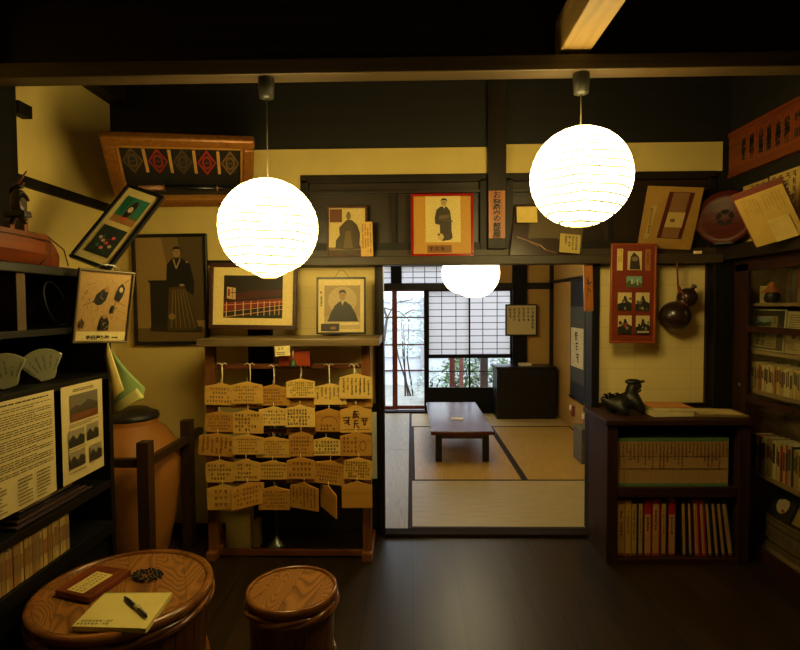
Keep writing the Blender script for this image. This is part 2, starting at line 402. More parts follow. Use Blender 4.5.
# =================================================================== THE SETTING
XL, XR, YW, ZC = -1.93, 2.02, 3.44, 2.96
sbox('floor', (XL-.1, -1.3, -.08), (XR+.5, YW+.02, 0), FLOORW)
sbox('floor_tatami_room', (-1.1, YW+.02, -.10), (2.1, 7.6, -.032), DARKY)
sbox('ceiling', (XL-.1, -1.3, ZC), (XR+.5, YW+.1, ZC+.06), CEIL)
sbox('ceiling_tatami_room', (-1.1, YW+.1, 2.45), (2.1, 7.5, 2.5), CEIL)
sbox('wall_left', (XL-.1, -1.3, 0), (XL, YW+.1, ZC), PLASTER)
sbox('wall_rear', (XL, -1.4, 0), (XR+.5, -1.3, ZC), PLASTER)
sbox('wall_right', (XR+.42, -1.3, 0), (XR+.5, YW+.1, ZC), WALLW)
sbox('wall_right_upper', (XR, -1.3, 1.85), (XR+.42, YW+.02, ZC), WALLW)
sbox('wall_right_near', (XR, -1.3, 0), (XR+.42, .9, 1.77), WALLW)
# dividing wall, left of the opening
xp0, xp1 = at(250, 400, y=YW).x, at(272, 400, y=YW).x
xt0 = at(301, 220, y=YW).x; xo0 = at(384, 400, y=YW).x; xo1 = at(590, 400, y=YW).x
xq0, xq1 = at(487, 150, y=YW).x, at(505, 150, y=YW).x
xr0, xr1 = at(598, 330, y=YW).x, at(709, 330, y=YW).x
sbox('wall_back_right_end', (XR-.085, YW+.003, 0), (XR+.5, YW+.1, 2.50), WALLW)
sbox('wall_back_boards', (XL, YW, 2.50), (XR+.5, YW+.1, ZC), WALLW)
mb = MB(); mb.box((XL, YW, 0), (xp0, YW+.1, 2.50), PLASTER); mb.box((xp0, YW, 1.77), (xt0, YW+.1, 2.50), PLASTER)
mb.box((xt0, YW, 2.325), (xq0, YW+.1, 2.50), PLASTER); mb.box((xq1, YW-.003, 2.335), (at(722.5, 150, y=YW).x, YW+.1, 2.515), PLASTER)
struct('wall_back_plaster', mb)
mb = MB(); mb.box((xp1, YW+.005, 0), (xo0, YW+.1, .83), WALLW); mb.box((xr0, YW+.005, 0), (xr1, YW+.1, .83), WALLW)
struct('wall_back_lower_boards', mb)
mb = MB(); mb.box((xt0, YW+.03, 1.85), (xq0, YW+.1, 2.325), TRANS); mb.box((xq1, YW+.03, 1.85), (XR-.09, YW+.1, 2.335), TRANS)
struct('wall_back_transom', mb)
mb = MB()
for a, b in ((xt0, xq0), (xq1, XR-.09)):
    mb.box((a, YW-.012, 2.285), (b, YW+.03, 2.333), DARK); mb.box((a, YW-.005, 2.215), (b, YW+.028, 2.235), TRANS)
    mb.box((a, YW-.012, 1.85), (a+.05, YW+.03, 2.30), DARKV); mb.box((b-.045, YW-.012, 1.85), (b, YW+.03, 2.30), DARKV)
    mb.box(((a+b)/2-.015, YW+.0, 1.85), ((a+b)/2+.015, YW+.03, 2.22), DARKV); mb.box((a, YW-.005, 1.85), (b, YW+.028, 1.90), DARK)
struct('trim_transom', mb, .002)
sbox('trim_lintel', (xt0-.02, YW-.10, 1.75), (XR-.09, YW, 1.805), KAMOI, .004)
sbox('trim_lintel_back', (xt0-.02, YW-.022, 1.805), (XR-.09, YW, 1.85), KAMOI)
sbox('trim_lintel_left', (at(206, 262, y=YW).x, YW-.02, 1.765), (xt0-.02, YW, 1.795), DARK)
sbox('trim_lintel_right', (XR-.09, .9, 1.765), (XR+.001, YW, 1.85), DARKY, .004)
sbox('trim_post_black', (xp0, YW-.03, 0), (xp1, YW+.1, 1.77), BLACKW, .004)
sbox('trim_post_jamb', (xo0-.035, YW-.025, 0), (xo0, YW+.1, 1.765), DARKV, .003)
sbox('trim_post_upper', (xq0, YW-.05, 1.85), (xq1, YW+.1, ZC), DARKV, .004)
sbox('trim_post_opening', (xo1, YW-.03, 0), (xr0, YW+.1, 1.765), BLACKW, .004)
sbox('trim_post_corner', (xr1, YW-.06, 0), (XR-.001, YW+.1, 1.765), BLACKW, .004)
sbox('trim_post_left_wall', (XL, 2.20, 1.67), (XL+.12, at(18, 150, x=XL+.12).y, ZC), BLACKW, .004)
sbox('trim_threshold', (xo0, YW-.05, 0), (xo1, 3.483, .02), wood('threshold_wood', (.10, .07, .04), (.16, .115, .06), axis=0, rough=.8, spec=.12), .003)
sbox('baseboard_back', (XL, YW-.015, 0), (xp0, YW, .07), DARK)
# the two cream sliding panels set in the wall
for nm, a, b in (('window_1', xp1, xo0-.035), ('window_2', xr0, xr1)):
    MBF = MB(); MBF.box((a, YW+.02, .86), (b, YW+.04, 1.745), SEAM); w_ = struct(nm, MBF)
    mb = MB(); mb.box((a, YW-.005, .83), (b, YW+.05, .86), DARK); mb.box((a, YW-.005, 1.745), (b, YW+.05, 1.765), DARK)
    mb.box((b-.02, YW-.002, .86), (b, YW+.05, 1.745), DARKV); mb.box((a, YW-.002, .86), (a+.008, YW+.05, 1.745), DARKV)
    mb.build('window_frame', w_)
# black bar on the left plaster wall and the short stub above it
p0, p1 = at(18, 180, x=XL), at(106, 207, x=XL)
sbox('trim_rail_left_wall', (XL, p0.y-.1, (p0.z+p1.z)/2-.03), (XL+.03, YW, (p0.z+p1.z)/2+.02), BLACKW)
p0 = at(18, 111, x=XL); sbox('trim_peg_left_wall', (XL, p0.y-.06, p0.z-.03), (XL+.05, p0.y+.03, p0.z+.03), BLACKW)
# wall plate above the left wall, beams, rafters
sbox('trim_wall_plate_left', (XL, -1.3, 2.80), (XL+.11, YW, ZC), DARKY)
sbox('trim_lamp_rail', (XL, 2.24, 2.462), (XR, 2.33, 2.525), BEAMW, .004)
sbox('trim_tie_beam', (XL, 2.33, 2.555), (XR, 2.56, 2.96), DARK, .01)
sbox('trim_long_beam', (at(555, 62, y=2.33).x, -1.3, 2.545), (at(585, 62, y=2.33).x, 2.33, 2.70), RAFT, .004)
mb = MB()
for k in range(9): mb.box((-1.75+.45*k, -1.3, 2.88), (-1.70+.45*k, 2.33, 2.96), BEAMW)
struct('trim_rafters', mb)

# ---- tatami room shell
YB = 7.3
sbox('wall_tatami_left', (-1.1, YW+.1, 0), (-1.0, YB+.1, 2.45), OCHRE)
sbox('wall_tatami_right', (1.93, YW+.1, 0), (2.03, YB+.1, 2.45), OCHRE)
def X7(px): return at(px, 320, y=YB).x
def Z7(py): return at(420, py, y=YB).z
dx0, dx1 = -1.0, X7(426); sx0, sx1, sx2 = X7(427.5), X7(469.5), X7(512)
mb = MB(); mb.box((X7(512), YB, 0), (1.93, YB+.1, 2.45), OCHRE); mb.box((-1.0, YB, Z7(266)), (X7(512), YB+.1, 2.45), OCHRE)
mb.box((X7(472), YB, Z7(284)), (X7(512), YB+.1, Z7(266)), OCHRE)
struct('wall_tatami_back', mb)
sbox('wall_tatami_sill_board', (dx1, YB-.01, -.03), (sx2, YB+.06, Z7(389)), BLACKW)
sbox('trim_tatami_lintel', (-1.0, YB-.05, Z7(290)), (1.93, YB+.08, Z7(283.5)), DARK)
sbox('trim_tatami_rail_right', (1.90, YW+.1, 1.775), (1.93, YB, 1.815), DARKY)
sbox('trim_tatami_post', (X7(512), YB-.06, 0), (X7(526), YB+.02, 2.45), BLACKW)
sbox('trim_tatami_corner_post', (1.885, YB-.05, 0), (1.93, YB, 2.45), DARKV)
sbox('trim_tatami_top_post', (X7(391.5), YB-.03, Z7(283.5)), (X7(401.5), YB+.05, 2.45), BLACKW)
sbox('trim_tatami_door_sill', (-1.0, YB-.04, -.03), (dx1, YB+.1, .04), DARK)
sbox('trim_tatami_door_post', (X7(424.3), YB-.04, .05), (X7(427.5), YB+.06, Z7(290)), BLACKW)
RED = wood('red_brown_door_wood', (.42, .18, .13), (.56, .26, .19), axis=2, rough=.4)
def glazed(name, x0, x1, zs, stile, mat, y, lr=(1, 1)):
    t = MB(); zb, zt = zs[0], zs[-1]
    if lr[0]: t.box((x0, y, zb), (x0+stile, y+.03, zt), mat)
    if lr[1]: t.box((x1-stile, y, zb), (x1, y+.03, zt), mat)
    for k, z in enumerate(zs):
        h = .05 if k == 0 else .018
        t.box((x0, y+.004, z-(0 if k == 0 else h)), (x1, y+.026, z+(h if k == 0 else 0)), mat)
    o = struct(name, t)
    MB().box((x0+.005, y+.013, zb+.01), (x1-.005, y+.017, zt-.01), GLASS).build('glass_pane', o)
    return o
zs = [.05, Z7(371)+.009, Z7(345)+.009, Z7(317.5)+.009, Z7(290)]
glazed('door_1', -1.0, X7(397), zs, X7(397)-X7(392), RED, YB+.03)
glazed('door_2', X7(395), X7(426), zs, .028, RED, YB+.065)
def lattice(name, x0, x1, z0, z1, nx, nz, y, fr=.02, bar_=.009, mat=BLACKW):
    t = MB(); t.box((x0, y+.010, z0), (x1, y+.013, z1), SHOJI); o = struct(name, t)
    g = MB()
    for a, b in ((x0, x0+fr), (x1-fr, x1)): g.box((a, y-.012, z0), (b, y+.012, z1), mat)
    for a, b in ((z0, z0+fr), (z1-fr, z1)): g.box((x0, y-.012, a), (x1, y+.012, b), mat)
    for k in range(1, nx): g.box((x0+(x1-x0)*k/nx-bar_/2, y, z0), (x0+(x1-x0)*k/nx+bar_/2, y+.010, z1), mat)
    for k in range(1, nz): g.box((x0, y+.001, z0+(z1-z0)*k/nz-bar_/2), (x1, y+.0095, z0+(z1-z0)*k/nz+bar_/2), mat)
    g.build('window_frame', o); return o
zt, zm, zb = Z7(290), Z7(356), Z7(389)
lattice('window_3', sx0, sx1+.01, zm, zt, 3, 10, YB+.00); lattice('window_4', sx1-.01, sx2, zm, zt, 3, 10, YB+.035)
for nm, a, b in (('window_5', sx0, sx1+.01), ('window_6', sx1-.01, sx2)):
    g = MB(); g.box((a, YB-.01, zm-.03), (b, YB+.03, zm), BLACKW); g.box((a, YB-.01, zb), (b, YB+.03, zb+.02), BLACKW)
    g.box((a, YB, Z7(371.5)-.006), (b, YB+.02, Z7(371.5)+.006), BLACKW); g.box((a, YB-.01, zb), (a+.018, YB+.03, zm), BLACKW); g.box((b-.018, YB-.01, zb), (b, YB+.03, zm), BLACKW)
    o = struct(nm, g); MB().box((a+.02, YB+.008, zb+.02), (b-.02, YB+.012, zm-.03), GLASS).build('glass_pane', o)
lattice('window_7', X7(401.5), X7(472), Z7(283.5), Z7(266), 6, 3, YB+.02, .006)
lattice('window_8', -1.0, X7(391.5), Z7(283.5), Z7(266), 6, 3, YB+.02, .006)

# ---- tatami mats
def mat_(x0, y0, x1, y1, m, label):
    t = thing('tatami_mat', label, 'tatami mat', ((x0+x1)/2, (y0+y1)/2, -.03))
    MB().box((x0+.003, y0+.003, -.03), (x1-.003, y1-.003, .018), m).build('woven_surface', t)
    g = MB(); b = .028
    if x1-x0 > y1-y0: g.box((x0+.002, y0+.002, -.028), (x1-.002, y0+b, .020), HERI); g.box((x0+.002, y1-b, -.028), (x1-.002, y1-.002, .020), HERI)
    else: g.box((x0+.002, y0+.002, -.028), (x0+b, y1-.002, .020), HERI); g.box((x1-b, y0+.002, -.028), (x1-.002, y1-.002, .020), HERI)
    g.build('border_strip', t)
Y0 = 3.485
mat_(0, Y0, 1.92, 4.475, TATF, 'straw mat lying crosswise just inside the threshold of the back room')
mat_(0, 4.475, .955, 6.43, TATY, 'straw mat lying lengthwise under the low red table')
mat_(.955, 4.475, 1.92, 6.43, TATY, 'amber straw mat lengthwise right of the low table, along the right wall')
mat_(0, 6.43, 1.92, 7.24, TATX, 'straw mat lying crosswise in front of the black chest and shoji windows')
mat_(-.97, Y0, 0, 5.42, TATL, 'near straw mat of the left strip, next to the door jamb')
mat_(-.97, 5.42, 0, 7.25, TATL, 'far straw mat of the left strip, in front of the glass doors')

# =================================================================== OUTSIDE
sbox('ground_garden', (-6, YB+.12, -.35), (8, 16, -.25), flat((.62, .62, .58), .9, .2, name='pale_gravel'))
PALEW = flat((.80, .82, .84), .8, .1, name='weathered_pale_wall', scale=2)
mb = MB(); mb.box((-3.5, 11.6, -.25), (5.5, 11.7, 1.62), PALEW)
for k in range(6): mb.box((-3.5, 11.57, .05+.3*k), (5.5, 11.6, .07+.3*k), flat((.62, .63, .64), .8, .1))
for k in range(8): mb.box((-3.4+1.2*k, 11.53, -.25), (-3.32+1.2*k, 11.6, 1.66), flat((.62, .63, .64), .8, .1))
o = mb.build('garden_fence'); tag(o, 'pale weathered fence with horizontal boards, behind the garden shrubs', 'fence')
def bush(px, py, Y, r, label, cols, n=420, zs=1.0):
    c = at(px, py, y=Y); t = thing('garden_shrub', label, 'shrub', (c.x, c.y, -.25))
    rg = random.Random(int(px*7+py)); g = MB()
    for _ in range(n):
        d = Vector((rg.gauss(0, 1), rg.gauss(0, 1), rg.gauss(0, 1))).normalized()*r*rg.uniform(.45, 1); d.z *= zs
        p = Vector((c.x, c.y, c.z))+d
        if p.z < -.2: continue
        a = Vector((rg.uniform(-1, 1), rg.uniform(-1, 1), rg.uniform(-.6, .6))).normalized()*rg.uniform(.03, .07)
        b = a.cross(Vector((rg.uniform(-1, 1), rg.uniform(-1, 1), 1))).normalized()*.018
        g.add([p-a, p-b, p+a, p+b], [(0, 1, 2, 3)], rg.choice(cols))
    g.build('foliage', t)
    s = MB()
    for k in range(4):
        e = Vector((c.x+rg.uniform(-.5, .5)*r, c.y+rg.uniform(-.4, .4)*r, c.z+r*.3)); s.tube([(c.x+.05*k, c.y, -.25), ((c.x+e.x)/2, c.y, (c.z-.25)/2+.1), e], [.02, .015, .006], flat((.25, .2, .16)), 6)
    s.build('stem', t)
GA = [flat((.30, .42, .20), .6), flat((.40, .52, .27), .6), flat((.22, .33, .16), .6)]
GHAZE = [flat((.72, .80, .76), .7), flat((.80, .86, .84), .7), flat((.62, .72, .66), .7)]  # leaf greens bleached in the colour itself to imitate bright outdoor haze
bush(462, 374, 8.7, .40, 'dark green leafy shrub seen through the low panes under the shoji', GA, 700)
bush(500, 376, 9.3, .36, 'small green shrub low behind the right-hand low pane', GA, 500)
bush(405, 330, 10.2, .62, 'shrub in haze-bleached colours behind the tall glass door panes', GHAZE, 500)
bush(432, 384, 9.6, .45, 'low shrub in haze-bleached colours at the foot of the garden near the window', GHAZE, 350, .7)
for px, w, c, lb in ((452, .08, (.50, .27, .24), 'thick red-brown garden post left of the green shrub'), (461, .06, (.66, .44, .40), 'slim pinkish garden post right beside the thicker red-brown one'), (484, .11, (.30, .24, .22), 'broad dark post outside the right-hand low pane')):
    p = at(px, 370, y=8.15)
    mb = MB().box((p.x-w/2, 8.1, -.25), (p.x+w/2, 8.1+w, 1.55), flat(c, .7)); mb.box((p.x-w/2-.02, 8.08, -.25), (p.x+w/2+.02, 8.12+w, -.17), flat((.5, .5, .48), .9))
    o = mb.build('garden_post', bevel=.004); tag(o, lb, 'post')
t = thing('garden_tree', 'thin bare-branched tree seen through the top door panes', 'tree', (at(384, 330, y=9.2).x, 9.2, -.25))
b0 = at(383, 345, y=9.2); g = MB(); TR = flat((.36, .34, .32), .8)
g.tube([(b0.x, 9.2, -.25), b0, at(387, 318, y=9.2), at(381, 300, y=9.2), at(384, 280, y=9.2)], [.035, .03, .022, .016, .008], TR, 8)
for a, b, c in (((387, 318), (394, 305), (407, 296)), ((384, 308), (400, 312), (411, 322)), ((381, 300), (376, 292), (368, 288)), ((400, 302), (410, 300), (421, 293)), ((405, 314), (412, 310), (422, 311))):
    g.tube([at(*a, y=9.2), at(*b, y=9.22), at(*c, y=9.25)], [.014, .010, .004], TR, 6)
g.build('branches', t)

# =================================================================== LAMPS
def lantern(px, py, r, Y, label, mat, hang_z, ribs=True, squash=1.0, tip=0):
    c = at(px, py, y=Y); t = thing('paper_lantern', label, 'lamp', (c.x, c.y, c.z-r*squash))
    n = 40; prof = []
    for j in range(n+1):
        a = math.pi*(.075+.85*j/n); s = 1+(.012*abs(math.sin(a*19)) if ribs else 0)
        d_ = tip*max(0, 1-j/7)**1.3
        prof.append((r*math.sin(a)*s*(1-.45*max(0, 1-j/7) if tip else 1), r*squash-r*squash*math.cos(a)-d_))
    wob = (lambda th, z: 1+.006*math.sin(3*th+z*9)+.004*math.sin(7*th+z*30)) if ribs else None
    g = MB(); vs = []; g.lathe(prof, (0, 0, 0), mat, 48, wob=wob); g.f = g.f[:-2]; g.mi = g.mi[:-2]; g.sm = g.sm[:-2]
    g.build('paper_shade', t, world=False)
    q = prof[0]; top = prof[-1]
    pl = flat((.85, .75, .5), .6, name='paper_rim')
    MB().tube([(q[0]*math.cos(k*math.pi/12), q[0]*math.sin(k*math.pi/12), q[1]) for k in range(24)], .003, pl, 6, closed=True).build('bottom_ring', t, world=False)
    MB().tube([(top[0]*math.cos(k*math.pi/12), top[0]*math.sin(k*math.pi/12), top[1]) for k in range(24)], .003, pl, 6, closed=True).build('top_ring', t, world=False)
    zt = hang_z-(c.z-r*squash)
    g = MB(); g.tube([(0, 0, top[1]-.02), (0, 0, zt)], .0032, flat((.30, .27, .2), .6, name='cord'), 8); g.build('cord', t, world=False)
    g = MB(); g.tube([(0, 0, top[1]), (top[0]*.98, 0, top[1])], .0015, CHROME, 6); g.tube([(0, 0, top[1]), (-top[0]*.98, 0, top[1])], .0015, CHROME, 6); g.build('wire_hanger', t, world=False)
    g = MB(); g.lathe([(.012, -.085), (.030, -.08), (.034, -.03), (.034, 0)] if ribs else [(.02, -.03), (.04, 0)], (0, 0, zt), flat((.13, .12, .09), .5, name='socket_cap'), 20); g.build('ceiling_cap', t, world=False)
    return t
LW = (1, .76, .265)
L1 = lantern_mat('glowing_paper_left', 27, LW); L2 = lantern_mat('glowing_paper_right', 27, LW)
L3 = lantern_mat('glowing_globe', 11.0, (1, .80, .40), 10, -1)
lantern(268.5, 228, .207, 2.285, 'glowing ribbed paper lantern hanging lower, left, in front of the gilt frame', L1, 2.462, tip=.012)
lantern(580.5, 177.5, .207, 2.285, 'glowing ribbed paper lantern hanging higher, on the right side of the room', L2, 2.462)
lantern(474.3, 273, .225, 4.8, 'nearer smooth round lamp hanging in the back room', L3, 2.45, False)
lantern(463, 273, .215, 5.45, 'farther smooth round lamp mostly hidden behind the nearer one in the back room', lantern_mat('glowing_globe_far', 13.0, (1, .84, .5), 10, -1), 2.45, False)

# =================================================================== TATAMI ROOM FURNITURE
a = at(431, 433, y=4.92); b = at(495, 433, y=4.92); tx0, tx1 = a.x, b.x
t = thing('low_table', 'low red lacquered wooden table standing on the straw mats', 'table', ((tx0+tx1)/2, 5.6, .02))
TZ = .322; TY0, TY1 = 4.92, 6.42
MB().box((tx0, TY0, TZ-.035), (tx1, TY1, TZ), LACQ).build('tabletop', t, bevel=.006)
g = MB(); g.box((tx0+.06, TY0+.07, TZ-.085), (tx1-.06, TY0+.09, TZ-.035), LACQ); g.box((tx0+.06, TY1-.09, TZ-.085), (tx1-.06, TY1-.07, TZ-.035), LACQ)
g.box((tx0+.06, TY0+.07, TZ-.085), (tx0+.08, TY1-.07, TZ-.035), LACQ); g.box((tx1-.08, TY0+.07, TZ-.085), (tx1-.06, TY1-.07, TZ-.035), LACQ); g.build('apron', t)
for lx in (tx0+.045, tx1-.105):
    for ly in (TY0+.06, TY1-.12): MB().box((lx, ly, .02), (lx+.06, ly+.06, TZ-.035), CAST).build('leg', t, bevel=.004)
o = MB().box((at(450, 416, z=TZ).x, 5.42, TZ+.001), (at(462, 416, z=TZ).x, 5.52, TZ+.006), flat((.9, .88, .82))).build('paper_slip', bevel=0)
tag(o, 'small pale paper slip on the low red table', 'paper')
# black chest
cx0, cx1 = at(497, 400, y=6.85).x, 1.86
t = thing('black_chest', 'low black wooden chest in the far right corner of the back room', 'chest', ((cx0+cx1)/2, 7.0, .02))
CZ = at(525, 366.5, y=6.9).z
MB().box((cx0, 6.86, .02), (cx1, 7.22, CZ-.025), CAST).build('body', t, bevel=.004)
MB().box((cx0-.015, 6.84, CZ-.025), (cx1+.01, 7.22, CZ), CAST).build('top', t, bevel=.004)
for k in range(3):
    z0 = .05+k*(CZ-.10)/3; d = MB().box((cx0+.02, 6.848, z0), (cx1-.02, 6.862, z0+(CZ-.10)/3-.012), CAST).build('drawer', t, bevel=.003)
    MB().tube([((cx0+cx1)/2-.05, 6.84, z0+.09), ((cx0+cx1)/2, 6.832, z0+.08), ((cx0+cx1)/2+.05, 6.84, z0+.09)], .005, IRON, 6).build('handle', d)
p = at(525, 365, y=7.0); o = MB().box((p.x-.08, 6.96, CZ+.001), (p.x+.08, 7.04, CZ+.035), flat((.85, .80, .62), .5)).build('tissue_box', bevel=.004)
tag(o, 'small cream box lying on the black chest', 'box')
# calligraphy square on the post
t = hung('framed_calligraphy', 'square black-framed calligraphy hanging on the post beside the shoji', 'framed calligraphy', at(521.3, 320, y=7.19), .425, .425)
A = frame_part(t, .425, .425, .018, .025, CAST); A.r(0, 0, 1, 1, (.80, .72, .48))
for k in range(6): A.wr(.04+.155*k, .10 if k else .35, .04+.155*(k+1), .93, 1, vertical=True, fill=.74, skip=.0, gap=1.35)
A.build(t)
# hanging scroll on the right wall of the back room
pa, pb = at(571, 283, x=1.905), at(586, 283, x=1.905)
ya, yb = max(pa.y, pb.y), min(pa.y, pb.y); zt_ = at(578, 280, x=1.905).z; zb_ = at(578, 400, x=1.905).z
t = thing('hanging_scroll', 'dark blue hanging scroll with pale calligraphy on the right wall of back room', 'scroll', (1.905, (ya+yb)/2, zb_))
Ms = Matrix.Translation((1.905, (ya+yb)/2, zb_)) @ Matrix.Rotation(R(-90), 4, 'Z'); w = ya-yb; h = zt_-zb_
MB().box((-w/2, -.004, 0), (w/2, 0, h), flat((.10, .11, .13), .8, name='indigo_cloth'), Ms).build('mounting_cloth', t)
g = MB(); g.box((-w/2+.02, -.007, h*.14), (w/2-.02, -.004, h*.78), flat((.28, .28, .25), .8), Ms); g.build('grey_border', t)
g = MB(); g.box((-w/2+.05, -.010, h*.27), (w/2-.05, -.007, h*.60), flat((.84, .78, .58), .8), Ms)
for k in range(3): pseudo(g, (k-1)*.02, h*(.53-.09*k), .12, -.011, INK, rnd, Ms)
g.build('calligraphy_panel', t)
for z in (0, h): MB().tube([Ms @ Vector((-w/2-.03, -.004, z)), Ms @ Vector((w/2+.03, -.004, z))], .014, CAST, 10).build('roller', t)
# wall fixtures and floor box on the right side
for px, py, lb in ((573, 410, 'small wooden incense holder low on the right wall, farther one'), (586, 419, 'small wooden incense holder low on the right wall, nearer one')):
    p = at(px, py, x=1.915); t = thing('wall_holder', lb, 'wall holder', (1.925, p.y, p.z-.07))
    MB().box((1.895, p.y-.03, p.z-.07), (1.93, p.y+.03, p.z+.05), flat((.55, .28, .2), .5)).build('base_plate', t, bevel=.003)
    MB().lathe([(.014, 0), (.016, .05), (.008, .06)], (1.885, p.y, p.z+.0), flat((.92, .88, .8), .4), 12).build('white_tip', t)
p = at(583, 462, y=4.95); MB_ = MB().box((p.x-.03, 4.9, .02), (p.x+.14, 5.15, .33), flat((.36, .34, .26), .6)); MB_.box((p.x-.035, 4.895, .33), (p.x+.145, 5.155, .345), flat((.42, .40, .30), .6))
o = MB_.build('storage_box', bevel=.003); tag(o, 'small grey-green box on the mat by the right side of the opening', 'box')

# =================================================================== LEFT SHELF CABINET
CX = -1.41; CY0, CY1 = .75, at(110, 300, x=CX).y; CT = 1.66
def onX(px, py, x=CX): return at(px, py, x=x)
t = thing('shelf_cabinet', 'tall black open-fronted shelf cabinet along the left wall', 'cabinet', ((XL+CX)/2, (CY0+CY1)/2, 0))
MB().box((XL+.004, CY0-.01, CT-.035), (CX+.012, CY1+.012, CT), SHELFW).build('top', t, bevel=.004)
MB().box((XL+.004, CY0, 0), (XL+.02, CY1, CT-.035), SHELFW).build('back_panel', t)
for y in (CY0, CY1-.03): MB().box((XL+.02, y, 0), (CX, y+.03, CT-.035), SHELFW).build('side_panel', t, bevel=.002)
S1, S2, S3, S4 = 1.415, 1.195, .66, .495
for z, th in ((S1, .025), (S2, .03), (S3+.03, .035)): MB().box((XL+.02, CY0+.03, z-th), (CX-.002, CY1-.03, z), SHELFW).build('shelf', t, bevel=.002)
MB().box((XL+.02, CY0+.03, S4-.06), (CX-.001, CY1-.005, S4), SHELFW).build('shelf', t, bevel=.003)
MB().box((XL+.02, CY0+.03, .0), (CX-.02, CY1-.03, S4-.06), SHELFW).build('lower_panel', t)
yd = onX(25, 300).y; MB().box((CX-.30, yd-.035, S1), (CX-.004, yd+.01, CT-.035), flat((.28, .20, .09), .8, name='bare_wood')).build('divider', t, bevel=.002)
MB().box((XL+.02, yd-.03, S2), (CX-.20, yd, S1-.025), SHELFW).build('divider', t)
MB().box((XL+.02, yd-.03, S3+.03), (CX-.24, yd, S2-.03), SHELFW).build('divider', t)
# posters pinned on its front
def sheet(name, label, p_l, p_r, ztop, zbot, cat='poster'):
    """paper on the cabinet front, facing +x"""
    y0, y1 = p_l.y, p_r.y
    return thing(name, label, cat, (CX+.001, (y0+y1)/2, zbot), (0, 0, R(90))), y1-y0, ztop-zbot
for k, (xa, xb, lb) in enumerate(((-24, 53, 'large cream sheet of dense black text pinned to the black cabinet front'), (60, 101.5, 'cream poster with one large and four small landscape photos on the black cabinet front'))):
    t, w, h = sheet('poster', lb, onX(xa, 400), onX(xb, 400), 1.175, .775)
    g = MB(); n = 10; M_ = Matrix()
    vs = []
    for i in range(n+1):
        u = -w/2+w*i/n; bow = .002*math.sin(math.pi*i/n)
        for z in (0, h): vs.append((u, -.003-bow, z))
    g.add(vs, [(2*i, 2*i+2, 2*i+3, 2*i+1) for i in range(n)], flat((.78, .71, .50), .6, .04, name='cream_paper'), True)
    g.box((-w/2, -.0029, 0), (w/2, -.001, h), flat((.78, .71, .50), .6, .04, name='cream_paper')); g.build('paper', t, world=False)
    A = Art(-w/2, 0, w, h, -.0062); DK = flat((.40, .34, .22), .7)
    if k == 0:
        A.li(.1, .95, .9, .975, 1, INK, .5); v = .93
        for blk in (2, 6, 3, 5, 3, 4, 2): A.li(.12 if blk > 2 else .06, v-.021*blk, .94, v, blk, DK, .42); v -= .021*blk+.014
        for u in (.08, .42, .68): A.li(u, .03, u+.2, v-.02, 8, DK, .4)
    else:
        A.li(.25, .925, .75, .96, 2, INK, .5)
        A.r(.17, .62, .85, .90, (.42, .38, .30)).p([(.17, .75), (.3, .79), (.42, .77), (.6, .82), (.85, .76), (.85, .62), (.17, .62)], (.27, .24, .17)).r(.17, .62, .85, .70, (.42, .25, .13))
        A.li(.14, .56, .86, .60, 2, DK)
        for u, v in ((.12, .36), (.54, .37), (.12, .14), (.60, .13)):
            ww = .36 if u < .5 else .30
            A.r(u, v, u+ww, v+.175, (.55, .50, .38)).p([(u, v), (u+ww, v), (u+ww, v+.09), (u+ww*.7, v+.12), (u+ww*.5, v+.07), (u+ww*.25, v+.13), (u, v+.08)], (.16, .15, .12))
        A.li(.1, .33, .5, .35, 1, DK); A.li(.1, .09, .5, .115, 1, DK)
    A.build(t, 'printing')
# rolled cloth under the posters
p = onX(62, 522, CX-.05); g = MB()
for k in range(4): g.box((CX-.16+.004*k, p.y-.30+.02*k, S3+.0335+.014*k), (CX-.015-.01*k, p.y+.16-.03*k, S3+.044+.014*k), flat(((.18, .10, .13), (.22, .13, .12), (.16, .12, .18), (.5, .44, .32))[k], .8))
o = g.build('folded_cloth', bevel=.004); tag(o, 'dark purple folded cloth on the shelf below the posters', 'cloth')
# old paperbacks on the lower shelf
y = onX(73, 540).y; k = 0
while k < 34:
    th = rnd.choice((.012, .016, .02, .024)); hh = .150+rnd.uniform(-.004, .004); f = rnd.uniform(0, .003)
    c = rnd.choice(((.56, .44, .22), (.62, .50, .27), (.50, .36, .17), (.66, .55, .32), (.55, .40, .20)))
    nm = ORD[k]
    t = thing('old_book', f'worn tan paperback on the lower left shelf, {nm} from its far end', 'book', (CX-.07, y-th/2, S4+.001), group='old books on the lower left shelf')
    MB().box((CX-.12, y-th+.0008, S4+.001), (CX-.012-f, y, S4+hh), flat(c, .7, .25, scale=30)).build('cover', t, bevel=.0015)
    MB().box((CX-.115, y-th+.003, S4+hh-.001), (CX-.016-f, y-.003, S4+hh+.0012), flat((.8, .72, .5), .8)).build('pages', t)
    g = MB(); g.box((CX-.0125-f, y-th+.003, S4+hh*.35), (CX-.0112-f, y-.003, S4+hh*rnd.uniform(.7, .85)), flat(rnd.choice(((.48, .37, .2), (.5, .34, .18), (.42, .34, .2))), .8)); g.build('spine_title', t)
    y -= th+.0006; k += 1
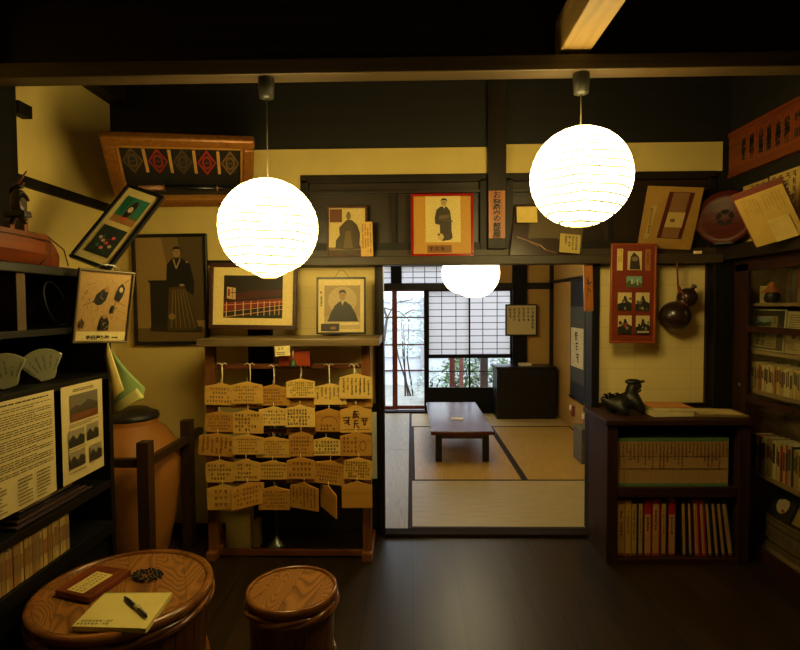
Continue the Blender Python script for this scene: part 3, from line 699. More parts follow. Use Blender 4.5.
# fan-shaped porcelain plates
def fan_plate(px, label):
    c = onX(px, 370, CX-.07)
    t = thing('fan_shaped_plate', label, 'plate', (CX-.07, c.y, S2+.008), rot(-13, -8, 38).to_euler())
    PO = flat((.52, .51, .40), .2, .05, coat=.3, name='celadon_glaze'); s = .90
    pts = [(-.026, 0), (-.034, .016), (-.052, .034), (-.074, .070), (-.080, .092), (-.070, .115), (-.052, .131), (-.03, .141), (.0, .146), (.03, .142), (.055, .130), (.080, .108), (.086, .096), (.050, .045), (.044, .024), (.030, .002), (.0, -.001)]
    pts = [(x*s, z*s) for x, z in pts]
    MB().prism(pts, -.005, .005, PO).build('dish', t, world=False, bevel=.004)
    g = MB()
    for j in range(6):
        for q in range(8):
            f = .30+q*.085; ang = R(-34+13*j); r_ = .05+.12*f*.8; xx = r_*math.sin(ang)*.95*s; zz = (r_*math.cos(ang)-.028)*s
            if rnd.random() > .15: pseudo(g, xx, zz, .009, -.0058, flat((.24, .24, .20), .4), rnd)
    g.build('blue_lettering', t, world=False)
fan_plate(47, 'pale fan-shaped porcelain plate with blue lettering, beside the hanging sketch frame')
fan_plate(8, 'pale fan-shaped porcelain plate with blue lettering, at the left picture edge')
# dark coil and dark pots in the upper compartments
c = onX(48, 300, CX-.10)
t = thing('dark_coil', 'large dark curved strap loop on the upper black shelf', 'strap', (c.x, c.y, S1)); g = MB()
g.tube([(c.x+.03, c.y+.06*math.cos(a)-.035*math.sin(a), S1+.10+.090*math.sin(a)) for a in [2*math.pi*k/28 for k in range(28)]], .0045, flat((.11, .10, .07), .6), 8, closed=True); g.build('loop', t)
g = MB(); g.ball((c.x-.06, c.y, S1+.08), (.03, .05, .06), flat((.035, .033, .03), .9)); g.build('dark_body', t)
# model boat on top
BT = CT
ORG = wood('orange_boat_wood', (0.34, 0.15, 0.05), (0.46, 0.21, 0.07), axis=0, rough=.45)
t = thing('model_boat', 'orange wooden model boat on top of the black cabinet', 'model boat', (CX-.15, 1.885, BT+.001), (0, 0, R(92)))
g = MB(); prof = []; n = 16; Lh = .50
for i in range(n+1):
    u = i/n; x = -Lh+2*Lh*u*.98; wd = .085*(1-abs(2*u-1)**2.6)+.006; zt = .10+.045*abs(2*u-1)**2*(1 if u < .5 else .35)
    if u > .82: zt -= (u-.82)*.36
    prof.append([(x, -wd, zt), (x, -wd*.86, .045), (x, -wd*.4, .012), (x, wd*.4, .012), (x, wd*.86, .045), (x, wd, zt), (x, wd*.85, zt-.004), (x, -wd*.85, zt-.004)])
vs = [(v[0], v[1], v[2]*1.3) for r_ in prof for v in r_]; fs = []
for i in range(n):
    for k in range(8): fs.append((i*8+k, (i+1)*8+k, (i+1)*8+(k+1) % 8, i*8+(k+1) % 8))
fs += [tuple(range(8)), tuple(reversed(range(n*8, n*8+8)))]
g.add(vs, fs, ORG); g.build('hull', t, world=False, bevel=.002)
MB().box((-.44, -.012, 0), (.40, .012, .02), ORG).build('keel', t, world=False)
g = MB(); g.box((-.2, -.05, .10), (.12, .05, .13), DARKY); g.box((-.16, -.04, .13), (.05, .04, .15), DARKY); g.build('cabin', t, world=False, bevel=.003)
for x, hh in ((.26, .075), (.18, .05)): MB().box((x-.012, -.012, .095), (x+.012, .012, .125+hh), flat((.42, .22, .10), .5)).build('deck_post', t, world=False, bevel=.002)
g = MB(); g.tube([(.27, 0, .15), (.36, -.03, .14), (.44, -.05, .09), (.46, -.055, .02)], .003, flat((.25, .18, .1), .8), 6); g.tube([(.30, .07, .11), (.33, -.06, .112), (.29, -.082, .05), (.27, -.05, .01)], .003, flat((.25, .18, .1), .8), 6); g.build('mooring_rope', t, world=False)
g = MB(); g.tube([(-.48, -.02, .135), (0, -.088, .112), (.3, -.08, .112)], .004, flat((.25, .13, .07), .5), 6); g.build('rail', t, world=False)
# warrior figurine, one continuous skinned body
fb = at(19, 228, y=2.0); t = thing('warrior_figurine', 'small dark warrior figurine with a raised sword standing on the orange boat', 'figurine', (fb.x, fb.y, BT+.15)); t.scale = (1.35, 1.35, 1.1); h = .135
def skin(name, parent, verts, edges, rad, mat, root=0, sub=2):
    me = bpy.data.meshes.new(name); me.from_pydata(verts, edges, []); o = bpy.data.objects.new(name, me); COL.objects.link(o); o.parent = parent
    m = o.modifiers.new('skin', 'SKIN'); m.use_smooth_shade = True
    for i, r_ in enumerate(rad): me.skin_vertices[0].data[i].radius = (r_, r_)
    me.skin_vertices[0].data[root].use_root = True
    s_ = o.modifiers.new('sub', 'SUBSURF'); s_.levels = sub; s_.render_levels = sub
    me.materials.append(mat); dg = bpy.context.evaluated_depsgraph_get(); m2 = bpy.data.meshes.new_from_object(o.evaluated_get(dg))
    o.modifiers.clear(); o.data = m2; m2.name = name; return o
V = [(0, 0, .06), (0, 0, .085), (.004, -.004, .108), (.008, -.006, .122), (.012, 0, .030), (.022, 0, .002), (-.014, 0, .032), (-.024, .004, .002), (.022, -.004, .100), (.034, -.012, .086), (.044, -.02, .078), (-.018, -.002, .104), (-.010, -.01, .124), (.010, -.014, .134)]
Ed = [(0, 1), (1, 2), (2, 3), (0, 4), (4, 5), (0, 6), (6, 7), (2, 8), (8, 9), (9, 10), (2, 11), (11, 12), (12, 13)]
skin('body', t, V, Ed, [.017, .018, .011, .010, .010, .007, .010, .007, .008, .006, .004, .008, .006, .004], flat((.20, .13, .08), .4))
MB().tube([(.0, -.014, .120), (.018, -.013, .150), (.036, -.012, .182)], [.0035, .003, .0015], flat((.35, .12, .08), .3), 6).build('sword', t, world=False)
g = MB(); g.ball((.008, -.006, .131), (.013, .013, .008), flat((.12, .09, .07), .4)); g.tube([(-.004, -.006, .135), (-.010, -.006, .146)], [.002, .001], GOLD, 6); g.tube([(.018, -.006, .135), (.024, -.006, .144)], [.002, .001], GOLD, 6); g.build('helmet', t, world=False)
MB().prism([(-.03, .05), (.026, .05), (.03, .028), (-.034, .026)], -.016, .016, flat((.16, .12, .09), .5)).build('skirt', t, world=False, bevel=.004)

# =================================================================== WALL PICTURES, LEFT
GREYF = flat((.42, .36, .24), .4, .1, metal=.3, name='pewter_frame')
# sketch frame hanging on the cabinet corner
t = hung('framed_sketch', 'square pewter-framed brush sketch with handwritten caption hung on the black cabinet corner', 'framed picture', (-1.300, 2.24, 1.498), .223, .316, roll=2.6, lean=11.8, yaw=50)
A = frame_part(t, .223, .316, .010, .02, GREYF); A.r(0, 0, 1, 1, (.66, .52, .30)); A.r(.02, .0, .98, .135, (.85, .77, .52))
BK = (.10, .09, .07)
A.p([(.27, .56), (.33, .68), (.42, .74), (.50, .78), (.56, .72), (.52, .60), (.44, .53), (.36, .52)], BK).e(.52, .76, .05, .045, (.6, .42, .25)).ln(.08, .50, .34, .60, .012, (.3, .2, .12)).ln(.1, .66, .16, .74, .01, BK)
A.p([(.68, .62), (.74, .80), (.82, .86), (.88, .78), (.84, .66), (.78, .58)], BK).e(.80, .76, .035, .04, (.78, .66, .45)).ln(.7, .6, .92, .52, .01, (.35, .25, .15)).ln(.86, .86, .93, .92, .012, BK)
A.p([(.42, .16), (.44, .30), (.48, .36), (.56, .37), (.62, .28), (.62, .16)], BK).e(.52, .36, .04, .035, (.6, .42, .25)).p([(.62, .42), (.66, .54), (.70, .50), (.68, .40)], (.22, .17, .12)).p([(.05, .22), (.08, .34), (.15, .26), (.12, .18)], (.3, .2, .13))
A.ln(.1, .8, .3, .84, .008, (.45, .33, .2)).ln(.75, .45, .95, .42, .008, (.45, .33, .2)).ln(.58, .9, .66, .84, .008, (.45, .33, .2))
for q in range(46):
    cu, cv = rnd.choice(((.42, .65), (.8, .74), (.52, .28), (.3, .5), (.7, .5), (.12, .6))); a_ = rnd.uniform(0, 6.28); l_ = rnd.uniform(.02, .09); cu += rnd.gauss(0, .05); cv += rnd.gauss(0, .05)
    A.ln(cu, cv, cu+l_*math.cos(a_), cv+l_*math.sin(a_), .008, rnd.choice((BK, (.35, .25, .15), (.72, .58, .36), (.5, .38, .2))))
A.txt('寺田屋', .095, .30, .068, bold=.004).txt('騒動', .085, .53, .068, bold=.004).li(.66, .05, .84, .085, 1, INK, .6); A.build(t)
MB().tube([(-.05, .01, .32), (-.02, .012, .338), (.02, .012, .338), (.05, .01, .32)], .002, CHROME, 6).build('hanging_wire', t, world=False)
# long frame with two colour pictures
c = at(116.5, 224.5, y=2.60)
t = hung('framed_photo_pair', 'long black frame with two colour pictures leaning steeply on the cabinet top', 'framed picture', Vector((-1.433, 2.60, 1.902)), .211, .488, roll=23, lean=-29.2, yaw=6.3)
A = frame_part(t, .211, .488, .018, .02, CAST); A.r(0, 0, 1, 1, (.78, .70, .44))
A.r(.14, .53, .86, .90, (.18, .42, .34)).r(.14, .53, .86, .62, (.60, .40, .20)).p([(.3, .62), (.14, .78), (.14, .88), (.4, .88)], (.10, .34, .24)).p([(.86, .62), (.6, .70), (.5, .62)], (.25, .4, .2)).p([(.42, .62), (.40, .74), (.47, .84), (.56, .86), (.62, .80), (.58, .66), (.5, .60)], (.16, .10, .08)).e(.50, .73, .07, .04, (.82, .70, .55)).e(.5, .60, .05, .02, (.8, .25, .2))
A.r(.14, .09, .86, .46, (.14, .18, .16))
for u, v, cc in ((.3, .3, (.75, .65, .5)), (.42, .27, (.8, .7, .6)), (.55, .25, (.85, .25, .25)), (.5, .18, (.85, .4, .45)), (.65, .33, (.8, .3, .3)), (.7, .22, (.75, .65, .5)), (.36, .2, (.2, .4, .35))): A.e(u, v, .055, .022, cc, 7)
A.ln(.3, .25, .72, .32, .012, (.7, .2, .2)).ln(.35, .35, .62, .14, .01, (.3, .5, .4)); A.build(t)
# gilt frame leaning out from the wall
gw, hgt = .758, .524
t = hung('gilt_display_frame', 'wide gilt frame holding five crests and a sheathed dagger, tilted forward near the ceiling', 'display frame', Vector((-1.27, 3.0, 2.232)), gw, hgt, roll=-7.3, lean=57.8, yaw=27.8)
g = MB(); bw = .062
for a, b in (((-gw/2, 0), (gw/2, bw)), ((-gw/2, hgt-bw), (gw/2, hgt)), ((-gw/2, bw), (-gw/2+bw, hgt-bw)), ((gw/2-bw, bw), (gw/2, hgt-bw))):
    g.box((a[0], 0, a[1]), (b[0], .05, b[1]), GOLD)
g.build('frame', t, world=False, bevel=.012)
g = MB(); e = .012
for a, b in (((-gw/2+bw, bw), (gw/2-bw, bw+e)), ((-gw/2+bw, hgt-bw-e), (gw/2-bw, hgt-bw)), ((-gw/2+bw, bw), (-gw/2+bw+e, hgt-bw)), ((gw/2-bw-e, bw), (gw/2-bw, hgt-bw))): g.box((a[0], .006, a[1]), (b[0], .04, b[1]), flat((.62, .42, .16), .3, metal=.3))
g.build('inner_moulding', t, world=False, bevel=.003)
A = Art(-gw/2+bw+e, bw+e, gw-2*bw-2*e, hgt-2*bw-2*e, .035); A.mb.box((-gw/2+bw, .036, bw), (gw/2-bw, .048, hgt-bw), CAST)
A.r(0, 0, 1, 1, (.06, .06, .05))
for k in range(5):
    u = .09+.205*k; cc = ((.30, .23, .13), (.44, .11, .07), (.26, .20, .11), (.48, .10, .08), (.38, .27, .13))[k]
    A.p([(u, .95), (u+.085, .70), (u, .45), (u-.085, .70)], cc).p([(u, .89), (u+.066, .70), (u, .51), (u-.066, .70)], (.08, .08, .06)).e(u, .70, .042, .13, cc, 14).e(u, .70, .028, .09, (.10, .10, .08), 12).ln(u-.02, .70, .02+u, .70, .01, cc)
    A.ln(u+.098, .93, u+.108, .48, .026, (.62, .46, .22))
A.build(t, 'crest_panel')
g = MB(); z0 = bw+.085; g.tube([(-.25, .022, z0), (-.12, .02, z0)], [.014, .015], flat((.55, .38, .26), .5), 10); g.build('dagger_handle', t, world=False)
g = MB(); g.tube([(-.118, .022, z0), (-.112, .022, z0)], .022, GOLD, 12); g.build('dagger_guard', t, world=False)
g = MB(); g.tube([(-.11, .02, z0), (.1, .02, z0), (.27, .022, z0-.004)], [.016, .016, .012], CAST, 10); g.tube([(.17, .02, z0), (.18, .02, z0)], .018, GOLD, 10); g.build('scabbard', t, world=False)
BKF = (.10, .08, .05)
# tall dark portrait on the back wall
def P2(px, py, y): return at(px, py, y=y)
a, b, c_, d = P2(132, 234, 3.40), P2(207, 232, 3.40), P2(207, 346, 3.40), P2(133, 345, 3.40)
w, h = (b-a).length, (a-d).length
t = hung('framed_portrait', 'tall black-framed sepia photograph of a standing person in dark robe and striped skirt', 'framed photograph', (a+b+c_+d)/4+Vector((0, .0, 0)), w, h, roll=-.5)
A = frame_part(t, w, h, .022, .028, CAST); A.r(0, 0, 1, 1, (.58, .46, .25)).r(0, 0, 1, .13, (.40, .31, .17)).p([(.55, 1), (1, 1), (1, .2), (.75, .2)], (.32, .25, .14)).p([(.38, 1), (.62, 1), (.82, .2), (.6, .2)], (.46, .36, .20))
A.p([(.02, .55), (.02, .3), (0, .2), (0, .5)], (.5, .4, .2))
A.p([(.20, .58), (.58, .58), (.56, .14), (.20, .14)], (.10, .08, .05)).p([(.16, .59), (.60, .59), (.58, .56), (.20, .56)], (.07, .055, .04)).p([(.18, .10), (.95, .08), (.95, .14), (.20, .16)], (.16, .12, .07))
A.p([(.44, .56), (.46, .74), (.54, .80), (.68, .80), (.80, .74), (.86, .56), (.84, .44), (.70, .50), (.52, .50)], (.07, .06, .05))
A.p([(.48, .52), (.72, .53), (.90, .15), (.86, .11), (.46, .10), (.44, .14)], (.28, .22, .11))
for k in range(6): A.ln(.54+.035*k, .50, .50+.07*k, .13, .012, (.50, .40, .20))
A.ln(.56, .79, .60, .70, .02, (.65, .55, .35)).ln(.66, .79, .60, .70, .02, (.65, .55, .35)).e(.61, .855, .055, .045, (.62, .50, .32)).p([(.555, .86), (.56, .90), (.60, .915), (.65, .905), (.665, .87), (.64, .885), (.58, .885)], (.07, .06, .05)).ln(.582, .862, .600, .862, .010, BKF).ln(.618, .862, .636, .862, .010, BKF).ln(.609, .857, .607, .843, .008, (.48, .37, .22)).ln(.598, .832, .622, .832, .008, (.36, .2, .13)).e(.52, .24, .05, .03, (.55, .44, .2)).e(.76, .76, .012, .01, (.65, .6, .45)).e(.68, .54, .04, .012, (.58, .46, .3)); A.build(t)

# =================================================================== PLAQUE RACK
RY = 3.09
rx0, rx1 = at(211, 450, y=RY).x, at(366.5, 450, y=RY).x
t = thing('plaque_rack', 'red-brown wooden rack with a wide top board, hung with prayer plaques', 'rack', ((rx0+rx1)/2, 3.15, 0))
t_rack = t; ta, tb = at(196, 340, y=2.98).x, at(379, 340, y=2.98).x; RZ = at(290, 339, y=2.98).z
MB().box((ta, 2.98, RZ-.042), (tb, 3.35, RZ), RACKTOP).build('top_board', t, bevel=.004)
for x in (rx0, rx1): MB().box((x-.026, RY, .045), (x+.026, RY+.05, RZ-.042), RACKW).build('post', t, bevel=.003)
for x in (rx0, rx1):
    f = MB().box((x-.03, 3.05, 0), (x+.03, 3.40, .05), RACKW).build('foot', t, bevel=.004)
    MB().prism([(0, 0), (.13, 0), (0, .24)], -.011, .011, RACKW, Matrix.Translation((x, RY+.05, .055)) @ Matrix.Rotation(R(90), 4, 'Z')).build('brace', f, bevel=.002)
rails = []
for py in (366.5, 405, 432, 457, 482):
    z = at(290, py, y=RY).z; MB().box((rx0+.024, RY+.012, z-.014), (rx1-.024, RY+.036, z+.014), RACKH).build('rail', t, bevel=.002); rails.append(z)
MB().box((rx0+.024, RY+.015, .012), (rx1-.024, RY+.04, .045), RACKH).build('rail', t, bevel=.002)
# plaques (ema)
rows = [('top row', [(220, 394, 31, 22, 1, 2, 'h3'), (247, 392.5, 30, 22, 1, 0, 'h4'), (273, 395, 31, 21, 2, 0, 'r4'), (300.5, 388, 28, 19, 0, 0, 'd6'), (330, 394, 32, 21, 0, 0, 'v'), (356, 386, 32, 25, 0, 0, 'v7')]),
        ('second row', [(219.5, 421.5, 28, 21, 2, 0, 'r4'), (248, 421.5, 30, 24, 1, 0, 'd5'), (273.5, 416, 29, 19, 0, 0, 'h3'), (300, 416, 29, 22, 0, 0, 'd5'), (329, 420, 28, 23, 2, 0, 'art'), (356, 419, 31, 27, 1, 0, 'big')]),
        ('third row', [(216, 444.5, 36, 23, 2, 4, 'v'), (248, 444.5, 31, 20, 1, 0, 'h4'), (273, 447, 34, 21, 1, 0, 'h5'), (301, 444, 24, 25, 2, 0, 'r4'), (326, 446.5, 31, 18, 0, 0, 'd4'), (356, 444, 31, 24, 2, 0, 'art2')]),
        ('fourth row', [(219.5, 471, 27, 23, 1, 0, 'h3'), (246, 470, 26, 22, 1, 0, 'h3'), (272.5, 470, 31, 19, 1, 0, 'h3'), (300.5, 468, 27, 22, 2, 0, 'h2'), (327.5, 472, 33, 24, 2, 7, 'r4'), (357.5, 468.5, 28, 22, 1, 3, 'd6')]),
        ('bottom row', [(223, 497, 31, 26, 1, -1, 'r2'), (248, 494.5, 26, 25, 2, 40, 'h3'), (274, 498, 31, 24, 2, 0, 'h4'), (304, 496, 30, 27, 2, -22, 'v'), (328, 499, 20, 27, 2, -58, 'n'), (357, 494.5, 30, 27, 2, 0, 'n')])]
look = {'h2': 'sparse brown writing', 'h3': 'a few lines of faint writing', 'h4': 'four lines of small writing', 'h5': 'five lines of brown writing', 'r4': 'reddish brown writing', 'r2': 'a little red writing', 'd4': 'bold black lines at its foot', 'd5': 'bold black writing', 'd6': 'dense black writing', 'v': 'vertical columns of writing', 'v7': 'seven columns of black writing', 'big': 'four large brush characters', 'art': 'a drawn arch and writing below', 'art2': 'a sketched figure and writing', 'n': 'hardly any writing'}
ema_c = {}
def ema(px, py, w_, h_, shade, yaw, style, label, Y, roll=0):
    c = at(px, py, y=Y); w = (w_+1)*Y/F/max(.5, math.cos(R(yaw))); h = h_*Y/F+.004
    t = thing('prayer_plaque', label, 'wooden plaque', (c.x, Y, c.z-h/2), (0, R(roll), R(yaw)), 'prayer plaques on the rack')
    pk = h*.86; m = EMA[shade]
    MB().prism([(-w/2, 0), (w/2, 0), (w/2, pk*.97), (w*.2, pk*1.07), (0, h*1.0), (-w*.2, pk*1.07), (-w/2, pk*.97)], 0, .007, m).build('board', t, world=False, bevel=.001)
    g = MB(); rg = random.Random(int(px*31+py)); y = -.0006; x0, x1, z0, z1 = -w*.44, w*.44, h*.07, h*.82
    if style in ('h2', 'h3', 'h4', 'h5'): writing(g, x0, z0, x1, z1, int(style[1])+1, y, BROWNINK if shade == 2 else INK, rg, fill=.62, gap=1.1)
    elif style[0] == 'r': writing(g, x0, z0, x1, z1, int(style[1])+1, y, REDINK if style == 'r2' else BROWNINK, rg, fill=.66, gap=1.1)
    elif style[0] == 'd': writing(g, x0, z0, x1, z1, int(style[1]), y, INK, rg, fill=.86, gap=1.0)
    elif style in ('v', 'v7'): writing(g, x0, z0, x1, z1, 7, y, INK if shade < 2 else BROWNINK, rg, vertical=True, fill=.6)
    elif style == 'big':
        for k, (x, z) in enumerate(((.27, .40), (0, .30), (0, .66), (-.3, .42))): pseudo(g, x*w, z*h, h*.34, y, BROWNINK, rg)
        bar(g, x0, h*.1, x1, h*.12, .003, y, INK)
    elif style == 'art':
        pts = ell(0, h*.42, w*.27, h*.24, 12, 0, 180)
        for a, b in zip(pts[:-1], pts[1:]): bar(g, a[0], a[1], b[0], b[1], .003, y, BROWNINK)
        writing(g, x0, h*.05, x1, h*.32, 2, y, INK, rg, fill=.8)
    elif style == 'art2':
        pts = ell(w*.22, h*.42, w*.1, h*.2, 12)
        for a, b in zip(pts, pts[1:]+pts[:1]): bar(g, a[0], a[1], b[0], b[1], .004, y, BROWNINK)
        writing(g, x0, h*.1, w*.05, z1, 4, y, BROWNINK, rg, fill=.7)
    if g.v: g.build('handwriting', t, world=False)
    g = MB(); g.tube([(0, .0035, h*.95), (0, .004, h+.022)], .0018, STRING, 6); g.build('cord_loop', t, world=False)
for ri, (rn, lst) in enumerate(rows):
    for ci, (px, py, w_, h_, sh, yaw, st) in enumerate(lst):
        yaw2 = yaw if abs(yaw) > 10 else 0; roll = yaw if abs(yaw) <= 10 else 0
        Y = RY-.030-.011*(ci % 2)-.006*ri-(0 if abs(yaw2) < 15 else .045)
        ema(px, py, w_, h_, sh, yaw2, st, f'prayer plaque with {look[st]}, {ORD[ci]} from left in the {rn}', Y, roll)
back = [(247, 401, 31, 18, 2, 'second from left'), (301, 403, 28, 14, 2, 'fourth from left'), (356, 400, 32, 18, 2, 'rightmost')]
for px, py, w_, h_, sh, nm in back: ema(px, py-2, w_, h_, sh, 0, 'r4', f'wooden prayer plaque half hidden behind the {nm} plaque of the top row', RY-.010)
ema(301, 427, 29, 14, 2, 0, 'r2', 'wooden prayer plaque half hidden behind the fourth plaque of the second row', RY-.010)
ema(220, 462, 27, 18, 2, 0, 'r4', 'wooden prayer plaque half hidden behind the leftmost plaque of the fourth row', RY-.010)
ema(300, 476, 28, 14, 1, 0, 'h2', 'wooden prayer plaque half hidden behind the fourth plaque of the fourth row', RY-.010)
ema(342, 470, 18, 26, 1, 0, 'n', 'blank wooden prayer plaque between the fifth and rightmost of the fourth row', RY-.002)
# white cords from the red rail
for k, (px, yt, yb) in enumerate(((222, 362, 384), (250, 362, 383), (274, 364, 386), (301, 364, 379), (329, 363, 385), (354, 363, 375))):
    a = at(px, yt+3, y=RY-.005); b = at(px, yb, y=RY-.02)
    g = MB(); g.tube([(a.x, RY-.006, a.z), (b.x+.002, RY-.016, (a.z+b.z)/2), b], .0035, STRING, 8); o = g.build('cord', t_rack, label='white cord')
    g = MB()
    for s_ in (-1, 1): g.tube([(a.x, RY-.008, a.z+.004), (a.x+s_*.016, RY-.012, a.z+.013), (a.x+s_*.030, RY-.012, a.z+.004-.006*(k % 2))], .0026, STRING, 6)
    g.tube([(a.x-.005, RY-.01, a.z), (a.x+.006, RY-.01, a.z+.004)], .006, STRING, 8); g.build('bow', o)
# red box with bell and pale note under the top board
a, b = at(279, 350, y=3.04), at(310, 366, y=3.04)
t = thing('red_plaque', 'red wooden plaque hanging under the rack top behind a small green bell', 'plaque', ((a.x+b.x)/2, 3.035, b.z))
MB().box((a.x, 3.032, b.z), (b.x, 3.044, a.z), flat((.58, .22, .08), .4)).build('board', t, bevel=.003)
MB().tube([((a.x+b.x)/2, 3.037, a.z), ((a.x+b.x)/2, 3.037, RZ-.042)], .0015, STRING, 6).build('cord', t)
c = at(293, 362, y=3.015); t = thing('small_bell', 'small green bell with a white cord hanging under the rack top', 'bell', (c.x, 3.015, c.z-.03))
MB().lathe([(.022, -.024), (.022, -.02), (.014, 0), (.009, .012), (.002, .018)], (c.x, 3.015, c.z), flat((.22, .30, .18), .4, metal=.5), 16).build('bell_body', t)
MB().tube([(c.x, 3.015, c.z+.018), (c.x, 3.015, c.z+.05), (c.x+.005, 3.02, RZ-.042)], .003, STRING, 6).build('cord', t)
c = at(282.5, 351, y=2.975); t = hung('paper_note', 'small pale paper note stuck to the front of the rack top board', 'note', c, .085, .055, roll=-3)
MB().box((-.0425, 0, 0), (.0425, .0015, .055), flat((.90, .83, .56), .7)).build('sheet', t, world=False)
A = Art(-.0425, 0, .085, .055, -.0004); A.wr(.15, .55, .85, .9, 1); A.li(.1, .1, .9, .45, 2, BROWNINK, .4); A.build(t, 'handwriting')
# things under the rack
a, b = at(228, 508, y=3.27), at(253, 539, y=3.27)
o = MB().box((a.x, 3.22, .0), (b.x, 3.30, a.z), flat((.74, .64, .32), .8)).build('cardboard_box', bevel=.003); tag(o, 'pale cardboard box standing on the floor under the plaque rack', 'box')
a2 = at(260, 518, y=3.3); o = MB().box((b.x+.008, 3.24, 0), (a2.x+.01, 3.31, a2.z), flat((.56, .46, .24), .8)).build('cardboard_box', bevel=.003); tag(o, 'smaller brown box beside the pale box under the plaque rack', 'box')
c = at(276, 500, y=3.27); t = thing('chrome_stand', 'slim chrome pole stand on a round base behind the plaque rack', 'stand', (c.x, 3.27, 0))
MB().lathe([(.055, 0), (.055, .008), (.03, .022), (.014, .05), (.010, .06)], (c.x, 3.27, 0), CHROME, 24).build('base', t)
MB().tube([(c.x, 3.27, .055), (c.x, 3.27, .86)], .009, CHROME, 10).build('pole', t)
g = MB(); zt = at(276, 434, y=3.27).z
for k in range(3): g.tube([(c.x-.02+.035*k, 3.27, zt-.05), (c.x-.02+.035*k, 3.27, zt+.05)], [.016, .013], flat((.55, .62, .66), .2, metal=.8), 12)
g.box((c.x-.04, 3.265, zt-.01), (c.x+.07, 3.275, zt+.01), CHROME); g.build('handles', t)
a = at(374.5, 412, y=3.43); o = MB().box((a.x-.016, 3.42, at(375, 478, y=3.43).z), (a.x+.014, 3.428, a.z), flat((.88, .88, .84), .7)).build('paper_strip')
tag(o, 'narrow white paper strip hanging beside the door jamb behind the rack', 'paper strip')

# pictures standing on the rack top
a, b, c_, d = P2(207, 263, 3.30), P2(298, 263, 3.30), P2(296, 331, 3.27), P2(210, 329, 3.27)
t = hung('framed_night_photo', 'brown-framed colour photo of a red bridge rail at night, standing on the plaque rack', 'framed photograph', (a+b+c_+d)/4, .545, .41, lean=-4, roll=1)
A = frame_part(t, .545, .41, .024, .022, wood('brown_frame_wood', (.20, .10, .05), (.30, .16, .08), axis=0), bb=.028); A.r(0, 0, 1, 1, (.90, .80, .50))
A.r(.13, .12, .87, .86, (.15, .11, .06)).r(.13, .12, .87, .27, (.12, .13, .07)).p([(.13, .40), (.87, .52), (.87, .62), (.5, .60), (.13, .5)], (.28, .10, .04)).p([(.13, .24), (.87, .37), (.87, .47), (.13, .38)], (.5, .16, .05))
A.p([(.17, .46), (.28, .44), (.28, .64), (.17, .66)], (.80, .66, .42)).p([(.18, .50), (.21, .5), (.21, .62), (.18, .62)], (.6, .25, .1)).ln(.22, .56, .28, .56, .012, (.4, .25, .1)).ln(.24, .46, .24, .64, .008, (.4, .25, .1))
for v0, v1 in ((.34, .41), (.22, .35), (.13, .28)): A.ln(.13, v0, .87, v1, .007, (.85, .62, .42))
for k in range(10):
    u = .17+.115*k*(1-.035*k); A.ln(u, .13+.06*u, u, .39+.04*u, .012-.0006*k, (.88, .66, .45))
A.build(t)
t = hung('framed_portrait', 'small black-framed portrait of a seated person in dark robe, standing on the plaque rack', 'framed photograph', at(341, 305.5, y=3.27), .305, .352, lean=-5, yaw=0)
A = frame_part(t, .305, .352, .012, .02, CAST); A.r(0, 0, 1, 1, (.86, .76, .48)); A.r(.13, .06, .92, .88, (.66, .56, .34)).r(.13, .30, .92, .88, (.60, .50, .29)).e(.53, .6, .32, .26, (.70, .60, .38))
A.p([(.20, .20), (.27, .36), (.36, .50), (.47, .58), (.60, .58), (.72, .50), (.82, .34), (.88, .20)], (.11, .09, .07)).p([(.49, .60), (.53, .50), (.58, .60)], (.7, .6, .4)).e(.53, .68, .07, .085, (.60, .47, .29)).p([(.45, .70), (.46, .78), (.53, .80), (.60, .78), (.61, .70), (.57, .75), (.49, .75)], (.10, .08, .06))
A.ln(.495, .695, .52, .695, .010, BKF).ln(.545, .695, .57, .695, .010, BKF).ln(.533, .685, .530, .658, .008, (.45, .34, .2)).ln(.515, .637, .548, .637, .009, (.34, .2, .13)); A.r(.13, .06, .92, .20, (.74, .64, .40)).r(.06, .02, .46, .16, (.16, .12, .08)).e(.33, .08, .07, .03, (.5, .36, .2)).r(.48, .14, .9, .18, (.86, .78, .55)).wr(.03, .3, .10, .82, 1, vertical=True, fill=.8); A.build(t)
MB().tube([(-.04, .01, .35), (-.015, .015, .392), (0, .02, .395)], .0015, INK, 6).build('hanging_string', t, world=False)
MB().tube([(.05, .01, .35), (.015, .015, .392), (0, .02, .395)], .0015, INK, 6).build('hanging_string', t, world=False)

# =================================================================== ON THE LINTEL
LZ = 1.8065; LR = 1.8515
def stand_on(px, w, h, y, name, label, cat, lean=-6, roll=0, yaw=0):
    c = at(px, 225, y=y); return thing(name, label, cat, (c.x, y, LZ+abs(math.sin(R(roll)))*w/2), rot(roll, lean, yaw).to_euler())
BR = wood('walnut_frame', (.24, .13, .07), (.36, .20, .11), axis=2)
w, h = 41*3.36/F, 52*3.36/F
t = stand_on(346.5, w, h, 3.375, 'framed_portrait', 'walnut-framed photograph of a seated robed person, on the lintel beside the left lantern', 'framed photograph')
A = frame_part(t, w, h, .014, .02, BR); A.r(0, 0, 1, 1, (.82, .72, .44)).r(0, .0, 1, .10, (.30, .22, .12)).r(0, .10, 1, .16, (.48, .38, .2)).r(.02, .70, .36, .98, (.42, .24, .10))
A.p([(.18, .14), (.20, .32), (.30, .42), (.28, .58), (.42, .70), (.52, .76), (.64, .74), (.78, .64), (.86, .46), (.84, .22), (.90, .14), (.6, .10), (.4, .12)], (.30, .24, .14)).p([(.40, .14), (.46, .50), (.60, .52), (.66, .14)], (.42, .34, .19)).e(.54, .83, .065, .075, (.50, .39, .22)).p([(.48, .86), (.54, .93), (.61, .86), (.58, .89), (.50, .89)], (.15, .1, .07)); A.build(t)
